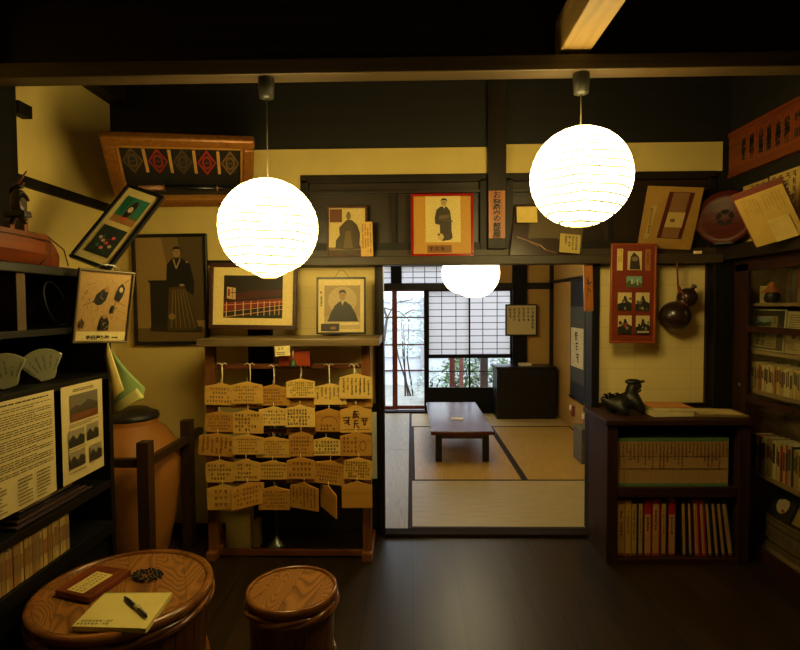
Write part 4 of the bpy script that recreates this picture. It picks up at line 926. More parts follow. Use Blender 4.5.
c = at(367, 240, y=3.355); t = thing('wooden_tag', 'narrow tan wooden tag with vertical writing leaning on the walnut portrait frame', 'wooden tag', (c.x, 3.353, LZ), rot(-1, 0).to_euler())
MB().box((-.038, 0, 0), (.038, .006, .215), EMA[1]).build('board', t, world=False); A = Art(-.038, 0, .076, .215, -.0006); A.wr(.08, .05, .92, .95, 4, BROWNINK, vertical=True, fill=.7); A.build(t, 'handwriting')
REDF = flat((.60, .07, .04), .25, .08, coat=.4, name='red_lacquer')
w, h = 63*3.36/F, 64*3.36/F
t = stand_on(442.5, w, h, 3.38, 'framed_portrait', 'square red-framed photograph of a standing person in dark kimono on the lintel', 'framed photograph')
A = frame_part(t, w, h, .016, .024, REDF); A.r(0, 0, 1, 1, (.76, .55, .18)).r(.21, .20, .82, 1, (.86, .76, .46)).r(.24, .02, .66, .15, (.50, .30, .10)).wr(.27, .045, .63, .125, 1, fill=.9, skip=0)
A.p([(.38, .52), (.37, .62), (.40, .76), (.47, .82), (.58, .82), (.64, .74), (.66, .56), (.66, .4), (.68, .28), (.64, .24), (.50, .22), (.46, .34), (.46, .5)], (.24, .20, .14)).p([(.44, .60), (.62, .62), (.62, .68), (.45, .66)], (.42, .34, .2)).ln(.46, .60, .68, .56, .03, (.32, .26, .17)).e(.53, .88, .05, .055, (.72, .60, .38)).p([(.47, .90), (.49, .95), (.53, .965), (.58, .95), (.59, .90), (.56, .93), (.50, .93)], (.10, .08, .06)).p([(.52, .82), (.53, .78), (.56, .82)], (.85, .78, .6)).ln(.505, .888, .522, .888, .010, BKF).ln(.54, .888, .557, .888, .010, BKF).ln(.52, .858, .542, .858, .008, (.5, .25, .18)).e(.47, .29, .055, .06, (.78, .66, .40)).e(.44, .33, .02, .02, (.4, .3, .2)); A.build(t)
# name board on the post
t = hung('name_board', 'narrow orange wooden name board with black characters on the dark post', 'name board', at(497, 214.5, y=YW-.06), 16*YW/F, 46*YW/F)
w, h = 16*YW/F, 46*YW/F; MB().box((-w/2, 0, 0), (w/2, .01, h), wood('orange_board', (0.58, 0.32, 0.1), (0.7, 0.42, 0.15), axis=2)).build('board', t, world=False, bevel=.001)
A = Art(-w/2, 0, w, h, -.0006); k0 = 6
for k, ch in enumerate('お登勢の部屋'): A.txt(ch, .50, .5, .915-.165*k, bold=.012)
A.build(t, 'lettering')
# dark picture leaning behind the right lantern
t = thing('dark_painting', 'large dark brown painting with pasted pale notes leaning in the transom behind the right lantern', 'painting', (at(548, 250, y=3.36).x, 3.372, LZ), rot(0, -8).to_euler())
w, h = .47, .33; g = MB(); g.prism([(-w/2, 0), (w/2-.04, 0), (w/2+.03, h), (-w/2+.04, h)], 0, .02, flat((.20, .11, .07), .3, coat=.4)); g.build('panel', t, world=False, bevel=.002)
A = Art(-w/2, 0, w, h, -.0008); A.p([(.25, .33), (.62, .33), (.95, .05), (1.02, .96), (.3, .96)], (.33, .26, .13)).ln(.10, .36, .40, .20, .010, (.60, .42, .3)).ln(.40, .2, .48, .10, .012, (.7, .55, .42)).ln(.22, .30, .38, .17, .008, (.55, .38, .28)).ln(.48, .1, .62, .04, .006, (.6, .4, .3)); A.build(t, 'painted_branch')
for lb, px, py, ww, hh, rr, wrt in (('blank yellow note pasted high on the dark painting in the transom', 527, 214.5, 20, 16, 0, 0), ('pale note with brush writing at the foot of the dark painting in the transom', 570, 243.5, 20, 19, 6, 1)):
    yq = 3.345 if wrt else 3.375; c = at(px, py, y=yq); t = hung('paper_note', lb, 'note', c, ww*yq/F, hh*yq/F, roll=rr, lean=-8); W, H = ww*yq/F, hh*yq/F
    MB().box((-W/2, 0, 0), (W/2, .003, H), flat((.86, .74, .38) if not wrt else (.70, .60, .32), .7)).build('sheet', t, world=False)
    if wrt: A = Art(-W/2, 0, W, H, -.0005); A.wr(.2, .1, .9, .9, 4, vertical=True, fill=.8); A.build(t, 'handwriting')
# mounted scroll picture, leaning
w, h = .335, .375
t = hung('mounted_scroll_picture', 'tan mounted board with a small scroll picture tilted on the lintel beside the lacquer plate', 'mounted picture', Vector((1.599, 3.34, 2.023)), .324, .38, roll=3.6, lean=17.8, yaw=-4.8); w, h = .324, .38
MB().prism([(-w/2, 0), (w/2, 0), (w/2, h), (-w/2, h)], 0, .012, flat((.62, .46, .18), .6, name='tan_card')).build('card', t, world=False, bevel=.001)
A = Art(-w/2, 0, w, h, -.0008); A.p([(.32, .18), (.78, .17), (.86, .92), (.40, .92)], (.30, .08, .04)).p([(.40, .19), (.71, .18), (.78, .91), (.48, .91)], (.50, .34, .18)).p([(.42, .36), (.74, .36), (.76, .60), (.45, .60)], (.72, .60, .34)).e(.55, .47, .05, .03, (.4, .3, .15)).p([(.08, .16), (.16, .16), (.22, .70), (.14, .70)], (.66, .56, .30)).wr(.10, .2, .19, .66, 1, BROWNINK, vertical=True, fill=.6); A.build(t)
# lacquer plate
c = at(724, 217, y=3.24); t = thing('lacquer_plate', 'round red-brown lacquer plate with a dark crest propped in the corner on the ledge', 'plate', (c.x, 3.24, LR), rot(0, -4, -42).to_euler())
LQ = wood('orange_lacquer', (.26, .09, .035), (.33, .12, .05), axis=0, rough=.35, spec=.12)
CRB = wood('crest_lacquer', (.09, .04, .025), (.11, .05, .03), axis=0, rough=.5, spec=.1)
PZ = c.z-LR; Mp = Matrix.Translation((0, 0, PZ)) @ Matrix.Scale(.93, 4) @ Matrix.Rotation(R(90), 4, 'X')
MB().lathe([(.10, -.024), (.13, -.018), (.172, .0), (.170, .006), (.128, -.010), (.001, -.014)], (0, 0, 0), LQ, 40, M=Mp).build('dish', t, world=False)
g = MB(); cz = PZ; y = .0115
for r0, r1 in ((.092, .080),):
    pts0 = ell(0, cz, r0, r0, 32); pts1 = ell(0, cz, r1, r1, 32)
    for k in range(32): q = (k+1) % 32; g.add([(pts0[k][0], y, pts0[k][1]), (pts0[q][0], y, pts0[q][1]), (pts1[q][0], y, pts1[q][1]), (pts1[k][0], y, pts1[k][1])], [(0, 1, 2, 3)], CRB)
for k in range(5):
    a = R(90+72*k); g.add([(x_*.9+.042*math.cos(a), y, cz+z_*.9+.042*math.sin(a)) for x_, z_ in ell(0, 0, .026, .026, 10)], [tuple(range(10))], CRB)
g.build('crest', t, world=False)
MB().box((-.05, -.012, 0), (.05, .012, PZ-.15), DARK).build('stand', t, world=False)
c = at(698, 244, y=3.365); o = MB().box((c.x-.025, 3.358, LZ), (c.x+.022, 3.368, LZ+.018), flat((.92, .86, .62), .5)).build('white_card'); tag(o, 'tiny white card lying on the lintel below the lacquer plate', 'card')
# red board with six photos hung from the lintel
w, h = 45*3.31/F, 99*3.31/F
t = hung('photo_board', 'tall orange-red framed board with small photographs hanging from the lintel', 'photo board', at(633.5, 293.5, y=3.318), w, h, roll=.6)
A = frame_part(t, w, h, .012, .016, wood('orange_frame', (0.5, 0.22, 0.07), (0.62, 0.3, 0.1), axis=2)); A.r(0, 0, 1, 1, (.47, .17, .065))
A.r(.10, .74, .24, .965, (.84, .72, .42)).r(.77, .74, .90, .96, (.60, .38, .18)).wr(.12, .76, .22, .95, 2, vertical=True, fill=.7).wr(.79, .76, .88, .94, 1, BROWNINK, vertical=True, fill=.6)
A.r(.35, .745, .69, .94, (.78, .70, .48)).p([(.40, .75), (.42, .88), (.50, .93), (.62, .88), (.66, .75)], (.22, .18, .13)).e(.52, .86, .08, .025, (.5, .42, .3)).r(.33, .565, .70, .68, (.45, .60, .50)).p([(.33, .565), (.70, .565), (.70, .60), (.6, .63), (.5, .60), (.4, .64), (.33, .61)], (.30, .33, .2)).r(.44, .6, .48, .65, (.75, .7, .5)).r(.58, .59, .61, .65, (.75, .7, .5))
for u, v in ((.13, .32), (.55, .32), (.13, .08), (.55, .08)):
    A.r(u, v, u+.33, v+.19, (.80, .70, .48)).p([(u, v), (u+.33, v), (u+.33, v+.08), (u+.24, v+.10), (u+.19, v+.155), (u+.15, v+.155), (u+.12, v+.09), (u, v+.07)], (.13, .13, .10))
    for q in range(9): A.e(u+.03+.27*rnd.random(), v+.02+.11*rnd.random(), .02+.02*rnd.random(), .010+.012*rnd.random(), rnd.choice(((.2, .2, .16), (.55, .48, .34), (.10, .10, .09), (.38, .35, .26))), 7)
A.e(.30, .17, .04, .02, (.6, .2, .12)).r(.58, .09, .86, .11, (.7, .65, .5)); A.build(t)
# gourd
c = at(675, 316, y=3.37); c2 = at(687, 297.5, y=3.37); t = thing('gourd_flask', 'glossy dark brown double gourd hanging by a cord on the cream panel', 'gourd', (c.x, 3.37, c.z-.09))
GR = flat((.15, .085, .045), .32, .25, coat=.25, name='gourd_skin', scale=20)
d = (c2-c); n_ = d.normalized(); L = d.length; Mg = Matrix.Translation(c) @ Vector((0, 0, 1)).rotation_difference(n_).to_matrix().to_4x4()
r1, r2 = .092, .060; prof = [(.001, -r1)]
for k in range(1, 30):
    z = -r1+(L+r2+r1)*k/30; ra = math.sqrt(max(0, r1*r1-z*z)); rb = math.sqrt(max(0, r2*r2-(z-L)**2)); prof.append((max(ra, rb, .036 if 0 < z < L else .002), z))
prof += [(.014, L+r2), (.010, L+r2+.016), (.016, L+r2+.018), (.015, L+r2+.03), (.001, L+r2+.032)]
MB().lathe(prof, (0, 0, 0), GR, 32, M=Mg).build('body', t)
g = MB(); p0 = at(677, 262, y=3.345); p1 = at(678, 285, y=3.34); p2 = c+n_*.085
g.tube([p0, p1], .006, flat((.42, .20, .11), .8), 8); g.tube([p1, p2+Vector((.0, -.06, .02))], .006, flat((.42, .20, .11), .8), 8); g.tube([p2+n_.cross(Vector((0, 1, 0)))*.04*math.cos(a)+Vector((0, .04*math.sin(a), 0)) for a in [2*math.pi*k/16 for k in range(16)]], .005, flat((.42, .20, .11), .8), 6, closed=True)
g.tube([p1, p1+Vector((.012, -.004, -.05))], [.006, .012], flat((.50, .22, .12), .9), 8); g.build('cord', t)
# plaque strip hanging at the opening's right post
t = hung('wooden_sign_strip', 'slim orange wooden strip with brush writing hanging on the right edge of the opening', 'wooden strip', at(588.5, 288, y=3.385), 9*3.38/F, 46*3.38/F, roll=-1.5)
w, h = 9*3.38/F, 46*3.38/F; MB().box((-w/2, 0, 0), (w/2, .01, h), wood('orange_board', (.58, .32, .10), (.70, .42, .15), axis=2)).build('board', t, world=False, bevel=.001); A = Art(-w/2, 0, w, h, -.0006); A.ln(.3, .7, .7, .55, .1, INK).ln(.2, .6, .9, .62, .1, INK).ln(.5, .5, .75, .4, .08, INK).ln(.5, .75, .4, .3, .06, INK); A.build(t, 'brush_marks')

# =================================================================== RIGHT WALL
def wallR(px, py, x): return at(px, py, x=x)
ya, yb = wallR(728, 150, 1.99).y, 2.45; za, zb_ = wallR(728.5, 134, 1.99).z, wallR(728.5, 178, 1.99).z
t = thing('name_sign', 'long orange wooden sign with a row of black vertical names high on the right wall', 'sign', (1.995, (ya+yb)/2, zb_), (0, 0, R(-90)))
w = ya-yb; h = za-zb_; SG = wood('orange_sign_wood', (0.36, 0.15, 0.045), (0.47, 0.21, 0.065), axis=0, rough=.45)
MB().box((-w/2, 0, 0), (w/2, .025, h), SG).build('board', t, world=False, bevel=.003)
mbf = MB()
for a_, b_ in (((-w/2, 0), (w/2, .02)), ((-w/2, h-.02), (w/2, h))): mbf.box((a_[0], -.006, a_[1]), (b_[0], 0, b_[1]), SG)
mbf.build('edge_strip', t, world=False)
g = MB(); g2 = MB(); names = ['安藝守正', '萬屋兵衛', '山村商店', '伏見酒造', '大黒屋清', '松本屋敷', '林 田', '高木屋久']
px_c = [743, 751, 760, 768, 777, 786, 796]
for k, nm in enumerate(names):
    yk = wallR(px_c[k], 150, 1.99).y if k < len(px_c) else wallR(796, 150, 1.99).y-.09
    u = (ya+yb)/2-yk
    ov = [(-.024, .055), (.024, .055), (.024, h-.075), (.018, h-.055), (0, h-.045), (-.018, h-.055), (-.024, h-.075)]
    for q in range(len(ov)): p_, q_ = ov[q], ov[(q+1) % len(ov)]; bar(g2, u+p_[0], p_[1], u+q_[0], q_[1], .004, -.0008, flat((.56, .30, .10), .5))
    cnt = len(nm)
    for j, ch in enumerate(nm):
        if ch != ' ': glyphs(g, ch, .046, u, h-.095-(h-.19)*j/(cnt-1), -.0012, INK, bold=.0022)
g2.build('name_outlines', t, world=False); g.build('lettering', t, world=False)
# writing sheets behind the album
for px0, px1, ztop, zbot, lb in ((741, 765, wallR(741, 187, 2.0).z, wallR(741, 246, 2.0).z, 'yellowish sheet of brush writing on the right wall, behind the open album, farther one'), (767, 797, wallR(768, 180, 2.0).z+.02, wallR(768, 245, 2.0).z, 'yellowish sheet of brush writing on the right wall, behind the open album, nearer one')):
    y1, y0 = wallR(px0, 200, 2.0).y, wallR(px1, 200, 2.0).y
    t = thing('writing_sheet', lb, 'paper', (2.012, (y0+y1)/2, LR+.003), (0, 0, R(-90))); W = y1-y0; H = ztop-LR-.003
    MB().box((-W/2, 0, 0), (W/2, .004, H), flat((.70, .58, .30), .7)).build('sheet', t, world=False); A = Art(-W/2, 0, W, H, -.0006); A.wr(.05, .03, .95, .97, 4, vertical=True, fill=.75); A.build(t, 'brush_writing')
# open album
W, H = .224, .308
t = hung('open_album', 'open yellowed album with brown edge standing tilted on the right wall ledge', 'album', Vector((1.786, 2.72, 1.945)), W, H, roll=-17, lean=31, yaw=-40)
MB().box((-W/2, 0, 0), (W/2, .012, H), flat((.42, .18, .09), .6)).build('cover', t, world=False, bevel=.002)
g = MB(); PG = flat((.72, .58, .26), .7, .08, name='aged_paper'); g.box((-W/2+.008, -.012, .0), (W/2-.004, 0, H-.03), PG); g.build('pages', t, world=False, bevel=.002)
g = MB(); g.box((-W/2+.10, -.017, .0), (W/2-.03, -.0125, H*.40), flat((.76, .64, .34), .7)); g.build('loose_sheet', t, world=False)
A = Art(-W/2, 0, W, H, -.0126); FA = flat((.58, .44, .20), .7)
for u0, v0, u1, v1 in ((.12, .5, .45, .85), (.52, .5, .9, .85)): A.wr(u0, v0, u1, v1, 6, FA, vertical=True, fill=.6)
A.build(t, 'faint_writing')
g = MB()
for k in range(16): g.box((W/2-.004, -.006, .01+H*k/16), (W/2+.008, 0, .018+H*k/16), flat((.35, .2, .1), .6))
g.build('binding_rings', t, world=False)

# glazed bookcase built along the right wall
GX, GY0, GY1 = 2.022, .95, 3.425
yi_, yo_ = at(745.5, 400, x=GX-.012).y, at(733, 400, x=GX-.012).y
t = thing('glazed_bookcase', 'tall red-brown glazed bookcase along the right wall under the ledge', 'bookcase', (GX+.18, (GY0+GY1)/2, 0))
MB().box((GX+.34, GY0, 0), (GX+.36, GY1, 1.76), CABIN).build('back_panel', t)
for y in (GY0, GY1-.02): MB().box((GX+.03, y, 0), (GX+.34, y+.02, 1.76), CABIN).build('side_panel', t)
MB().box((GX, yo_+.003, .05), (GX+.03, GY1, 1.735), CABV).build('corner_stile', t)
MB().box((GX, GY0, 1.735), (GX+.34, GY1, 1.762), CAB).build('top', t)
MB().box((GX-.002, GY0, 0), (GX+.34, GY1, .05), CABV).build('plinth', t, bevel=.003)
SH = [1.50, 1.215, .975, .485, .075]
for z in SH: MB().box((GX+.045, GY0+.02, z-.02), (GX+.34, GY1-.02, z), CABIN).build('shelf', t, bevel=.001)
for k, (y0, y1, xo) in enumerate(((2.15, yo_, 0), (GY0, 2.20, .018))):
    g = MB(); X0 = GX+xo-.012
    sw = yo_-yi_; g.box((X0, y1-sw, .05), (X0+.018, y1, 1.735), CABV); g.box((X0, y0, .05), (X0+.018, y0+.06, 1.735), CABV)
    g.box((X0, y0, 1.69), (X0+.018, y1, 1.735), CABV); g.box((X0, y0, .05), (X0+.018, y1, .085), CABV)
    for z in (1.345, .925): g.box((X0+.001, y0+.06, z-.018), (X0+.017, y1-sw, z+.018), CABV)
    d = g.build('sliding_door', t, bevel=.002)
    MB().box((X0+.007, y0+.05, .08), (X0+.010, y1-sw+.004, 1.70), GLASS).build('glass_pane', d)
    MB().lathe([(.010, 0), (.012, .001), (.008, .002)], (0, 0, 0), CHROME, 16, M=Matrix.Translation((X0, y1-sw/2, 1.0)) @ Matrix.Rotation(R(-90), 4, 'Y')).build('finger_pull', d)
def rows_of_books(y1, y0, x0, z_, hmin, hmax, cols, label, group, dep=.12, start=0, tmin=.011, tmax=.024, red=0):
    y = y1; k = 0; z = z_+.001
    while y > y0:
        th = rnd.uniform(tmin, tmax); h = rnd.uniform(hmin, hmax); c = rnd.choice(cols); f = rnd.uniform(0, .008)
        t = thing('book', label % ORD[k], 'book', (x0+dep/2, y-th/2, z), group=group)
        MB().box((x0+f, y-th+.0006, z), (x0+dep, y, z+h), flat(c, .6, .08)).build('cover', t, bevel=.001)
        MB().box((x0+f+.003, y-th+.002, z+h-.0005), (x0+dep-.003, y-.0015, z+h+.001), flat((.85, .78, .58), .8)).build('pages', t)
        g = MB(); g.box((x0+f-.0008, y-th+.003, z+h*rnd.uniform(.3, .5)), (x0+f, y-.003, z+h*rnd.uniform(.75, .92)), flat(rnd.choice(((.2, .16, .1), (.35, .12, .08), (.3, .3, .2), (.5, .16, .1))), .7)); g.build('spine_title', t)
        y -= th; k += 1
CR = [(.80, .70, .42), (.76, .64, .36), (.84, .76, .52), (.70, .56, .30)]
BG_X = GX+.06
rows_of_books(at(751, 400, x=BG_X).y, 2.78, BG_X, SH[2], .15, .165, CR+[(.62, .30, .12)], 'pale paperback, %s from the left in the front row behind the middle glass', 'front row of pale paperbacks in the glazed bookcase')
rows_of_books(3.10, 2.80, BG_X+.135, SH[2], .190, .202, [(.70, .58, .34), (.58, .44, .24), (.42, .20, .12)], 'taller book, %s from the left in the rear row behind the middle glass', 'rear row of taller books in the glazed bookcase')
rows_of_books(at(751, 400, x=BG_X).y, 2.78, BG_X, SH[3], .205, .225, CR+[(.50, .14, .08), (.18, .16, .12), (.80, .70, .42), (.25, .22, .14), (.66, .24, .10)], 'book with pale, red or dark spine, %s from the left on the fourth shelf', 'books on the fourth shelf of the glazed bookcase', tmin=.014)
rows_of_books(3.0, 2.7, BG_X, SH[0], .20, .225, [(.32, .26, .16), (.45, .38, .24), (.22, .17, .11)], 'dark tall book, %s from the left on the top glazed shelf', 'dark books on the top glazed shelf', tmin=.02, tmax=.03)
# small hat, label, framed clippings
c = at(772, 290, x=GX+.11); t = thing('small_figure_head', 'small orange cone hat ornament on a dark head, on the top glazed shelf', 'ornament', (c.x, c.y, SH[0]+.001))
MB().lathe([(.030, 0), (.040, .02), (.042, .045), (.03, .065), (.005, .072)], (c.x, c.y, SH[0]+.001), flat((.13, .10, .08), .5), 20).build('dark_head', t)
MB().lathe([(.058, .060), (.055, .066), (.030, .088), (.020, .110), (.004, .125)], (c.x, c.y, SH[0]), flat((.70, .38, .16), .6), 20).build('hat', t)
MB().ball((c.x-.035, c.y+.01, SH[0]+.045), (.008, .014, .012), flat((.7, .65, .5), .5)).build('face_mark', t)
c = at(763, 286, x=GX+.09); t = thing('price_card', 'small cream card with writing beside the orange hat ornament', 'card', (c.x, c.y, SH[0]), (0, 0, R(-80)))
MB().box((-.022, 0, 0), (.022, .004, .10), flat((.78, .68, .42), .7)).build('card', t, world=False); A = Art(-.022, 0, .044, .10, -.0006); A.wr(.1, .05, .9, .95, 2, vertical=True, fill=.7); A.build(t, 'writing')
t = thing('framed_clipping', 'white-framed newspaper clipping with a landscape photo behind the glass door', 'framed clipping', (GX+.075, at(766, 330, x=GX+.075).y, SH[1]+.002), rot(0, -4, -90).to_euler()); W, H = .285, .245
A = frame_part(t, W, H, .008, .012, flat((.80, .74, .56), .5)); A.r(0, 0, 1, 1, (.25, .22, .15)).r(.05, .04, .78, .86, (.66, .58, .38)).r(.08, .60, .58, .82, (.55, .6, .55)).p([(.08, .62), (.2, .72), (.35, .68), (.58, .74), (.58, .60), (.08, .60)], (.16, .24, .12)).li(.08, .52, .74, .58, 2, INK).wr(.62, .6, .74, .84, 2, vertical=True)
for u, v in ((.12, .3), (.3, .3), (.12, .1), (.3, .1)): A.r(u, v, u+.14, v+.15, (.38, .31, .2))
A.li(.5, .08, .74, .48, 8, INK, .3); A.build(t)
t = thing('photo_card', 'pale printed sheet with a round dark photo right of the framed clipping', 'printed sheet', (GX+.075, at(766, 330, x=GX+.075).y-.285, SH[1]+.002), rot(0, -4, -90).to_euler()); W, H = .25, .235
MB().box((-W/2, 0, 0), (W/2, .005, H), flat((.72, .64, .42), .6)).build('sheet', t, world=False); A = Art(-W/2, 0, W, H, -.0006); A.li(.06, .6, .94, .94, 6, BROWNINK, .3).e(.66, .3, .2, .22, (.25, .18, .12)).e(.24, .42, .07, .08, (.3, .2, .14)).li(.05, .08, .4, .3, 5, BROWNINK, .3); A.build(t, 'printing')
# magazines at the bottom
z = SH[4]+.001
for k in range(10):
    th = rnd.uniform(.015, .022); dy = rnd.uniform(-.012, .012); c = rnd.choice(((.38, .30, .15), (.30, .21, .10), (.42, .34, .19), (.25, .18, .10), (.30, .14, .08)))
    t = thing('magazine', f'flat stacked magazine at the bottom of the glazed bookcase, {ORD[9-k]} from the top', 'magazine', (GX+.16, 2.96, z), group='stacked magazines in the glazed bookcase')
    MB().box((GX+.055+abs(dy), 2.80+dy, z), (GX+.25, 3.13+dy, z+th), flat(c, .5, .1)).build('cover', t, bevel=.001)
    MB().box((GX+.0535+abs(dy), 2.802+dy, z+.003), (GX+.0553+abs(dy), 3.128+dy, z+th-.003), flat((.46, .38, .22), .7)).build('pages', t); z += th+.0006
for k, (yc, cc, lb) in enumerate(((3.06, (.20, .18, .14), 'magazine with a pale face on its cover leaning above the stacked magazines'), (2.90, (.62, .50, .24), 'tan magazine leaning above the stacked magazines, nearer the camera'))):
    t = thing('leaning_magazine', lb, 'magazine', (GX+.075+.02*k, yc, z+.003), rot(0, -24, -90).to_euler())
    MB().box((-.09, 0, 0), (.09, .006, .16), flat(cc, .4, .15)).build('cover', t, world=False)
    A = Art(-.09, 0, .18, .16, -.0006); (A.e(.5, .5, .26, .32, (.76, .66, .48)).p([(.25, .6), (.3, .85), (.6, .9), (.75, .7), (.5, .72)], (.1, .08, .07)).e(.6, .3, .08, .06, (.6, .25, .15)) if k == 0 else A.e(.45, .5, .22, .25, (.84, .74, .5)).e(.7, .3, .15, .15, (.35, .22, .12))); A.build(t, 'cover_picture')

# =================================================================== LOW BOOKCASE
BX0, BX1, BY0, BY1 = at(607, 500, y=3.04).x, 1.925, 3.04, 3.36; BZ = at(670, 419, y=3.06).z
t = thing('low_bookcase', 'low dark red wooden bookcase standing against the wall right of the opening', 'bookcase', ((BX0+BX1)/2, 3.24, 0))
MB().box((BX0-.015, BY0-.02, BZ-.03), (BX1, 3.43, BZ), CAB).build('top', t, bevel=.004)
for x in (BX0, BX1-.06): MB().box((x, BY0, 0), (x+.06, BY1, BZ-.03), CABV).build('side_panel', t, bevel=.003)
MB().box((BX0+.06, BY1-.015, .0), (BX1-.06, BY1, BZ-.03), CAB).build('back_panel', t)
ZS = at(670, 487, y=3.06).z; ZB = at(670, 560, y=3.06).z
MB().box((BX0+.06, BY0+.004, ZS-.055), (BX1-.06, BY1-.015, ZS), CAB).build('shelf', t, bevel=.003)
MB().box((BX0+.06, BY0+.004, 0), (BX1-.06, BY1-.015, max(.03, ZB)), CAB).build('shelf', t, bevel=.003); ZB = max(.03, ZB)
mx0, mx1 = at(616, 460, y=3.09).x, at(726.5, 460, y=3.09).x; nmag = 30; tw = (mx1-mx0)/nmag; hm = at(670, 437, y=3.09).z-ZS-.001
GRN = flat((.36, .48, .30), .6); MG = flat((.68, .52, .31), .6, .05, name='tan_spine')
for k in range(nmag):
    x = mx0+tw*k; t = thing('thin_magazine', f'thin tan-spined magazine with green ends on the upper low shelf, {ORD[k]} from left', 'magazine', (x+tw/2, 3.2, ZS), group='matching green-ended magazines on the low bookcase')
    MB().box((x+.0007, 3.07+rnd.uniform(0, .002), ZS+.001), (x+tw-.0007, 3.29, ZS+hm), MG).build('cover', t)
    g = MB(); g.box((x+.0006, 3.0685, ZS+hm*.93), (x+tw-.0006, 3.291, ZS+hm+.0006), GRN); g.build('top_band', t); g = MB(); g.box((x+.0006, 3.0685, ZS+.0013), (x+tw-.0006, 3.0705, ZS+hm*.07), GRN); g.build('bottom_band', t)
    g = MB(); rg = random.Random(k)
    for j in range(rg.randint(4, 11)): pseudo(g, x+tw/2, ZS+hm*(.87-.05*j), .014, 3.0682, flat((.34, .2, .1), .6), rg)
    g.box((x, 3.0682, ZS+hm*.36), (x+tw, 3.0690, ZS+hm*.372), flat((.3, .2, .12), .6)); g.box((x, 3.0682, ZS+hm*.62), (x+tw, 3.0690, ZS+hm*.628), flat((.4, .28, .15), .6)); g.build('spine_printing', t)
K = (.12, .11, .08); GN = (.10, .20, .12); RD = (.66, .06, .05)
low = [(616, 624, (.55, .36, .2), 'tan', 0), (624, 630, (.74, .58, .22), 'yellow torn', 0), (630, 637, GN, 'cream and green', 0), (637, 643, GN, 'cream and green', 0), (643, 650, RD, 'cream and red', 0), (651, 659, RD, 'red', 0), (659.5, 666, K, 'cream and black', 0), (667, 674, RD, 'cream with red edge', 0),
       (679, 685, K, 'cream and black', -2), (685.5, 691, K, 'cream and black', -2.5), (691.5, 698, RD, 'cream with red edge', -3), (698.5, 704.5, RD, 'cream with red edge', -4), (705, 711, GN, 'cream and green', -5), (711.5, 717.5, K, 'cream and black', -5.5), (718, 724, K, 'cream and black', -6.5), (724.5, 731.5, GN, 'cream and green', -8)]
for k, (pa_, pb_, cc, ds, rl) in enumerate(low):
    x0, x1 = at(pa_, 560, y=3.085).x, at(pb_, 560, y=3.085).x; h = .335 if k not in (0, 1) else .33; w = x1-x0-(.001 if not rl else .007)
    if rl: x0 += .010; x1 += .010
    t = thing('tall_book', f'tall {ds} spined book on the bottom low shelf, {ORD[k]} from left', 'book', ((x0+x1)/2, 3.07, ZB+.001+abs(math.sin(R(rl)))*w/2+.0005), (0, R(rl), 0), 'tall books on the bottom shelf of the low bookcase')
    MB().box((-w/2, 0, 0), (w/2, .235, h), flat(cc, .5, .1)).build('cover', t, world=False, bevel=.002)
    MB().box((-w/2+.003, .008, h-.001), (w/2-.003, .228, h+.001), flat((.55, .46, .3), .8)).build('pages', t, world=False)
    g = MB(); e0 = -w/2+.001; e1 = w/2-(.012 if rl or k in (2, 3, 5, 6) else .006)
    sc_ = flat((.72, .54, .32) if k not in (1,) else (.78, .60, .24), .6)
    g.box((e0, -.0012, .02), (e1, 0, h*(.93 if k not in (4, 7) else .74)), sc_)
    if k in (4, 7): g.box((e0, -.0012, h*.75), (e1, 0, h-.004), flat(RD, .5))
    g.box((e0, -.0012, .004), (e1, 0, .019), flat((.5, .26, .12), .5)); g.build('spine_label', t, world=False)
    g = MB(); rg = random.Random(70+k); writing(g, e0+.006, h*.3, e1-.006, h*(.7 if k in (4, 7) else .82), 1, -.0018, INK, rg, vertical=True, fill=.85); g.build('spine_title', t, world=False)
# on top of the bookcase
a, b = at(645, 415, y=3.12), at(692, 415, y=3.12)
z = BZ
for k, (dx, cc, th) in enumerate(((.0, (.84, .74, .50), .030), (.004, (.86, .78, .54), .020), (-.006, (.78, .50, .24), .006))):
    t = thing('stacked_book', ('thick cream book at the bottom of the small stack on the low bookcase', 'second cream book in the small stack on the low bookcase', 'thin orange booklet on top of the small stack on the low bookcase')[k], 'book', (b.x-.11+dx, 3.2, z), (0, 0, R(4-3*k)))
    MB().box((-.12, -.085, 0), (.12, .085, th), flat(cc, .6, .06)).build('cover', t, world=False, bevel=.002)
    MB().box((-.118, -.087, .003), (.116, -.084, th-.003), flat((.88, .80, .58), .8)).build('pages', t, world=False); z += th+.0008
t = thing('flat_booklet', 'flat tan booklet with pale page lying right of the stacked books', 'booklet', (at(717, 415, y=3.18).x, 3.2, BZ), (0, 0, R(-6)))
MB().box((-.15, -.10, 0), (.14, .10, .014), flat((.50, .38, .22), .6)).build('cover', t, world=False, bevel=.002); MB().box((-.12, -.08, .014), (.11, .08, .017), flat((.78, .68, .44), .7)).build('pages', t, world=False)
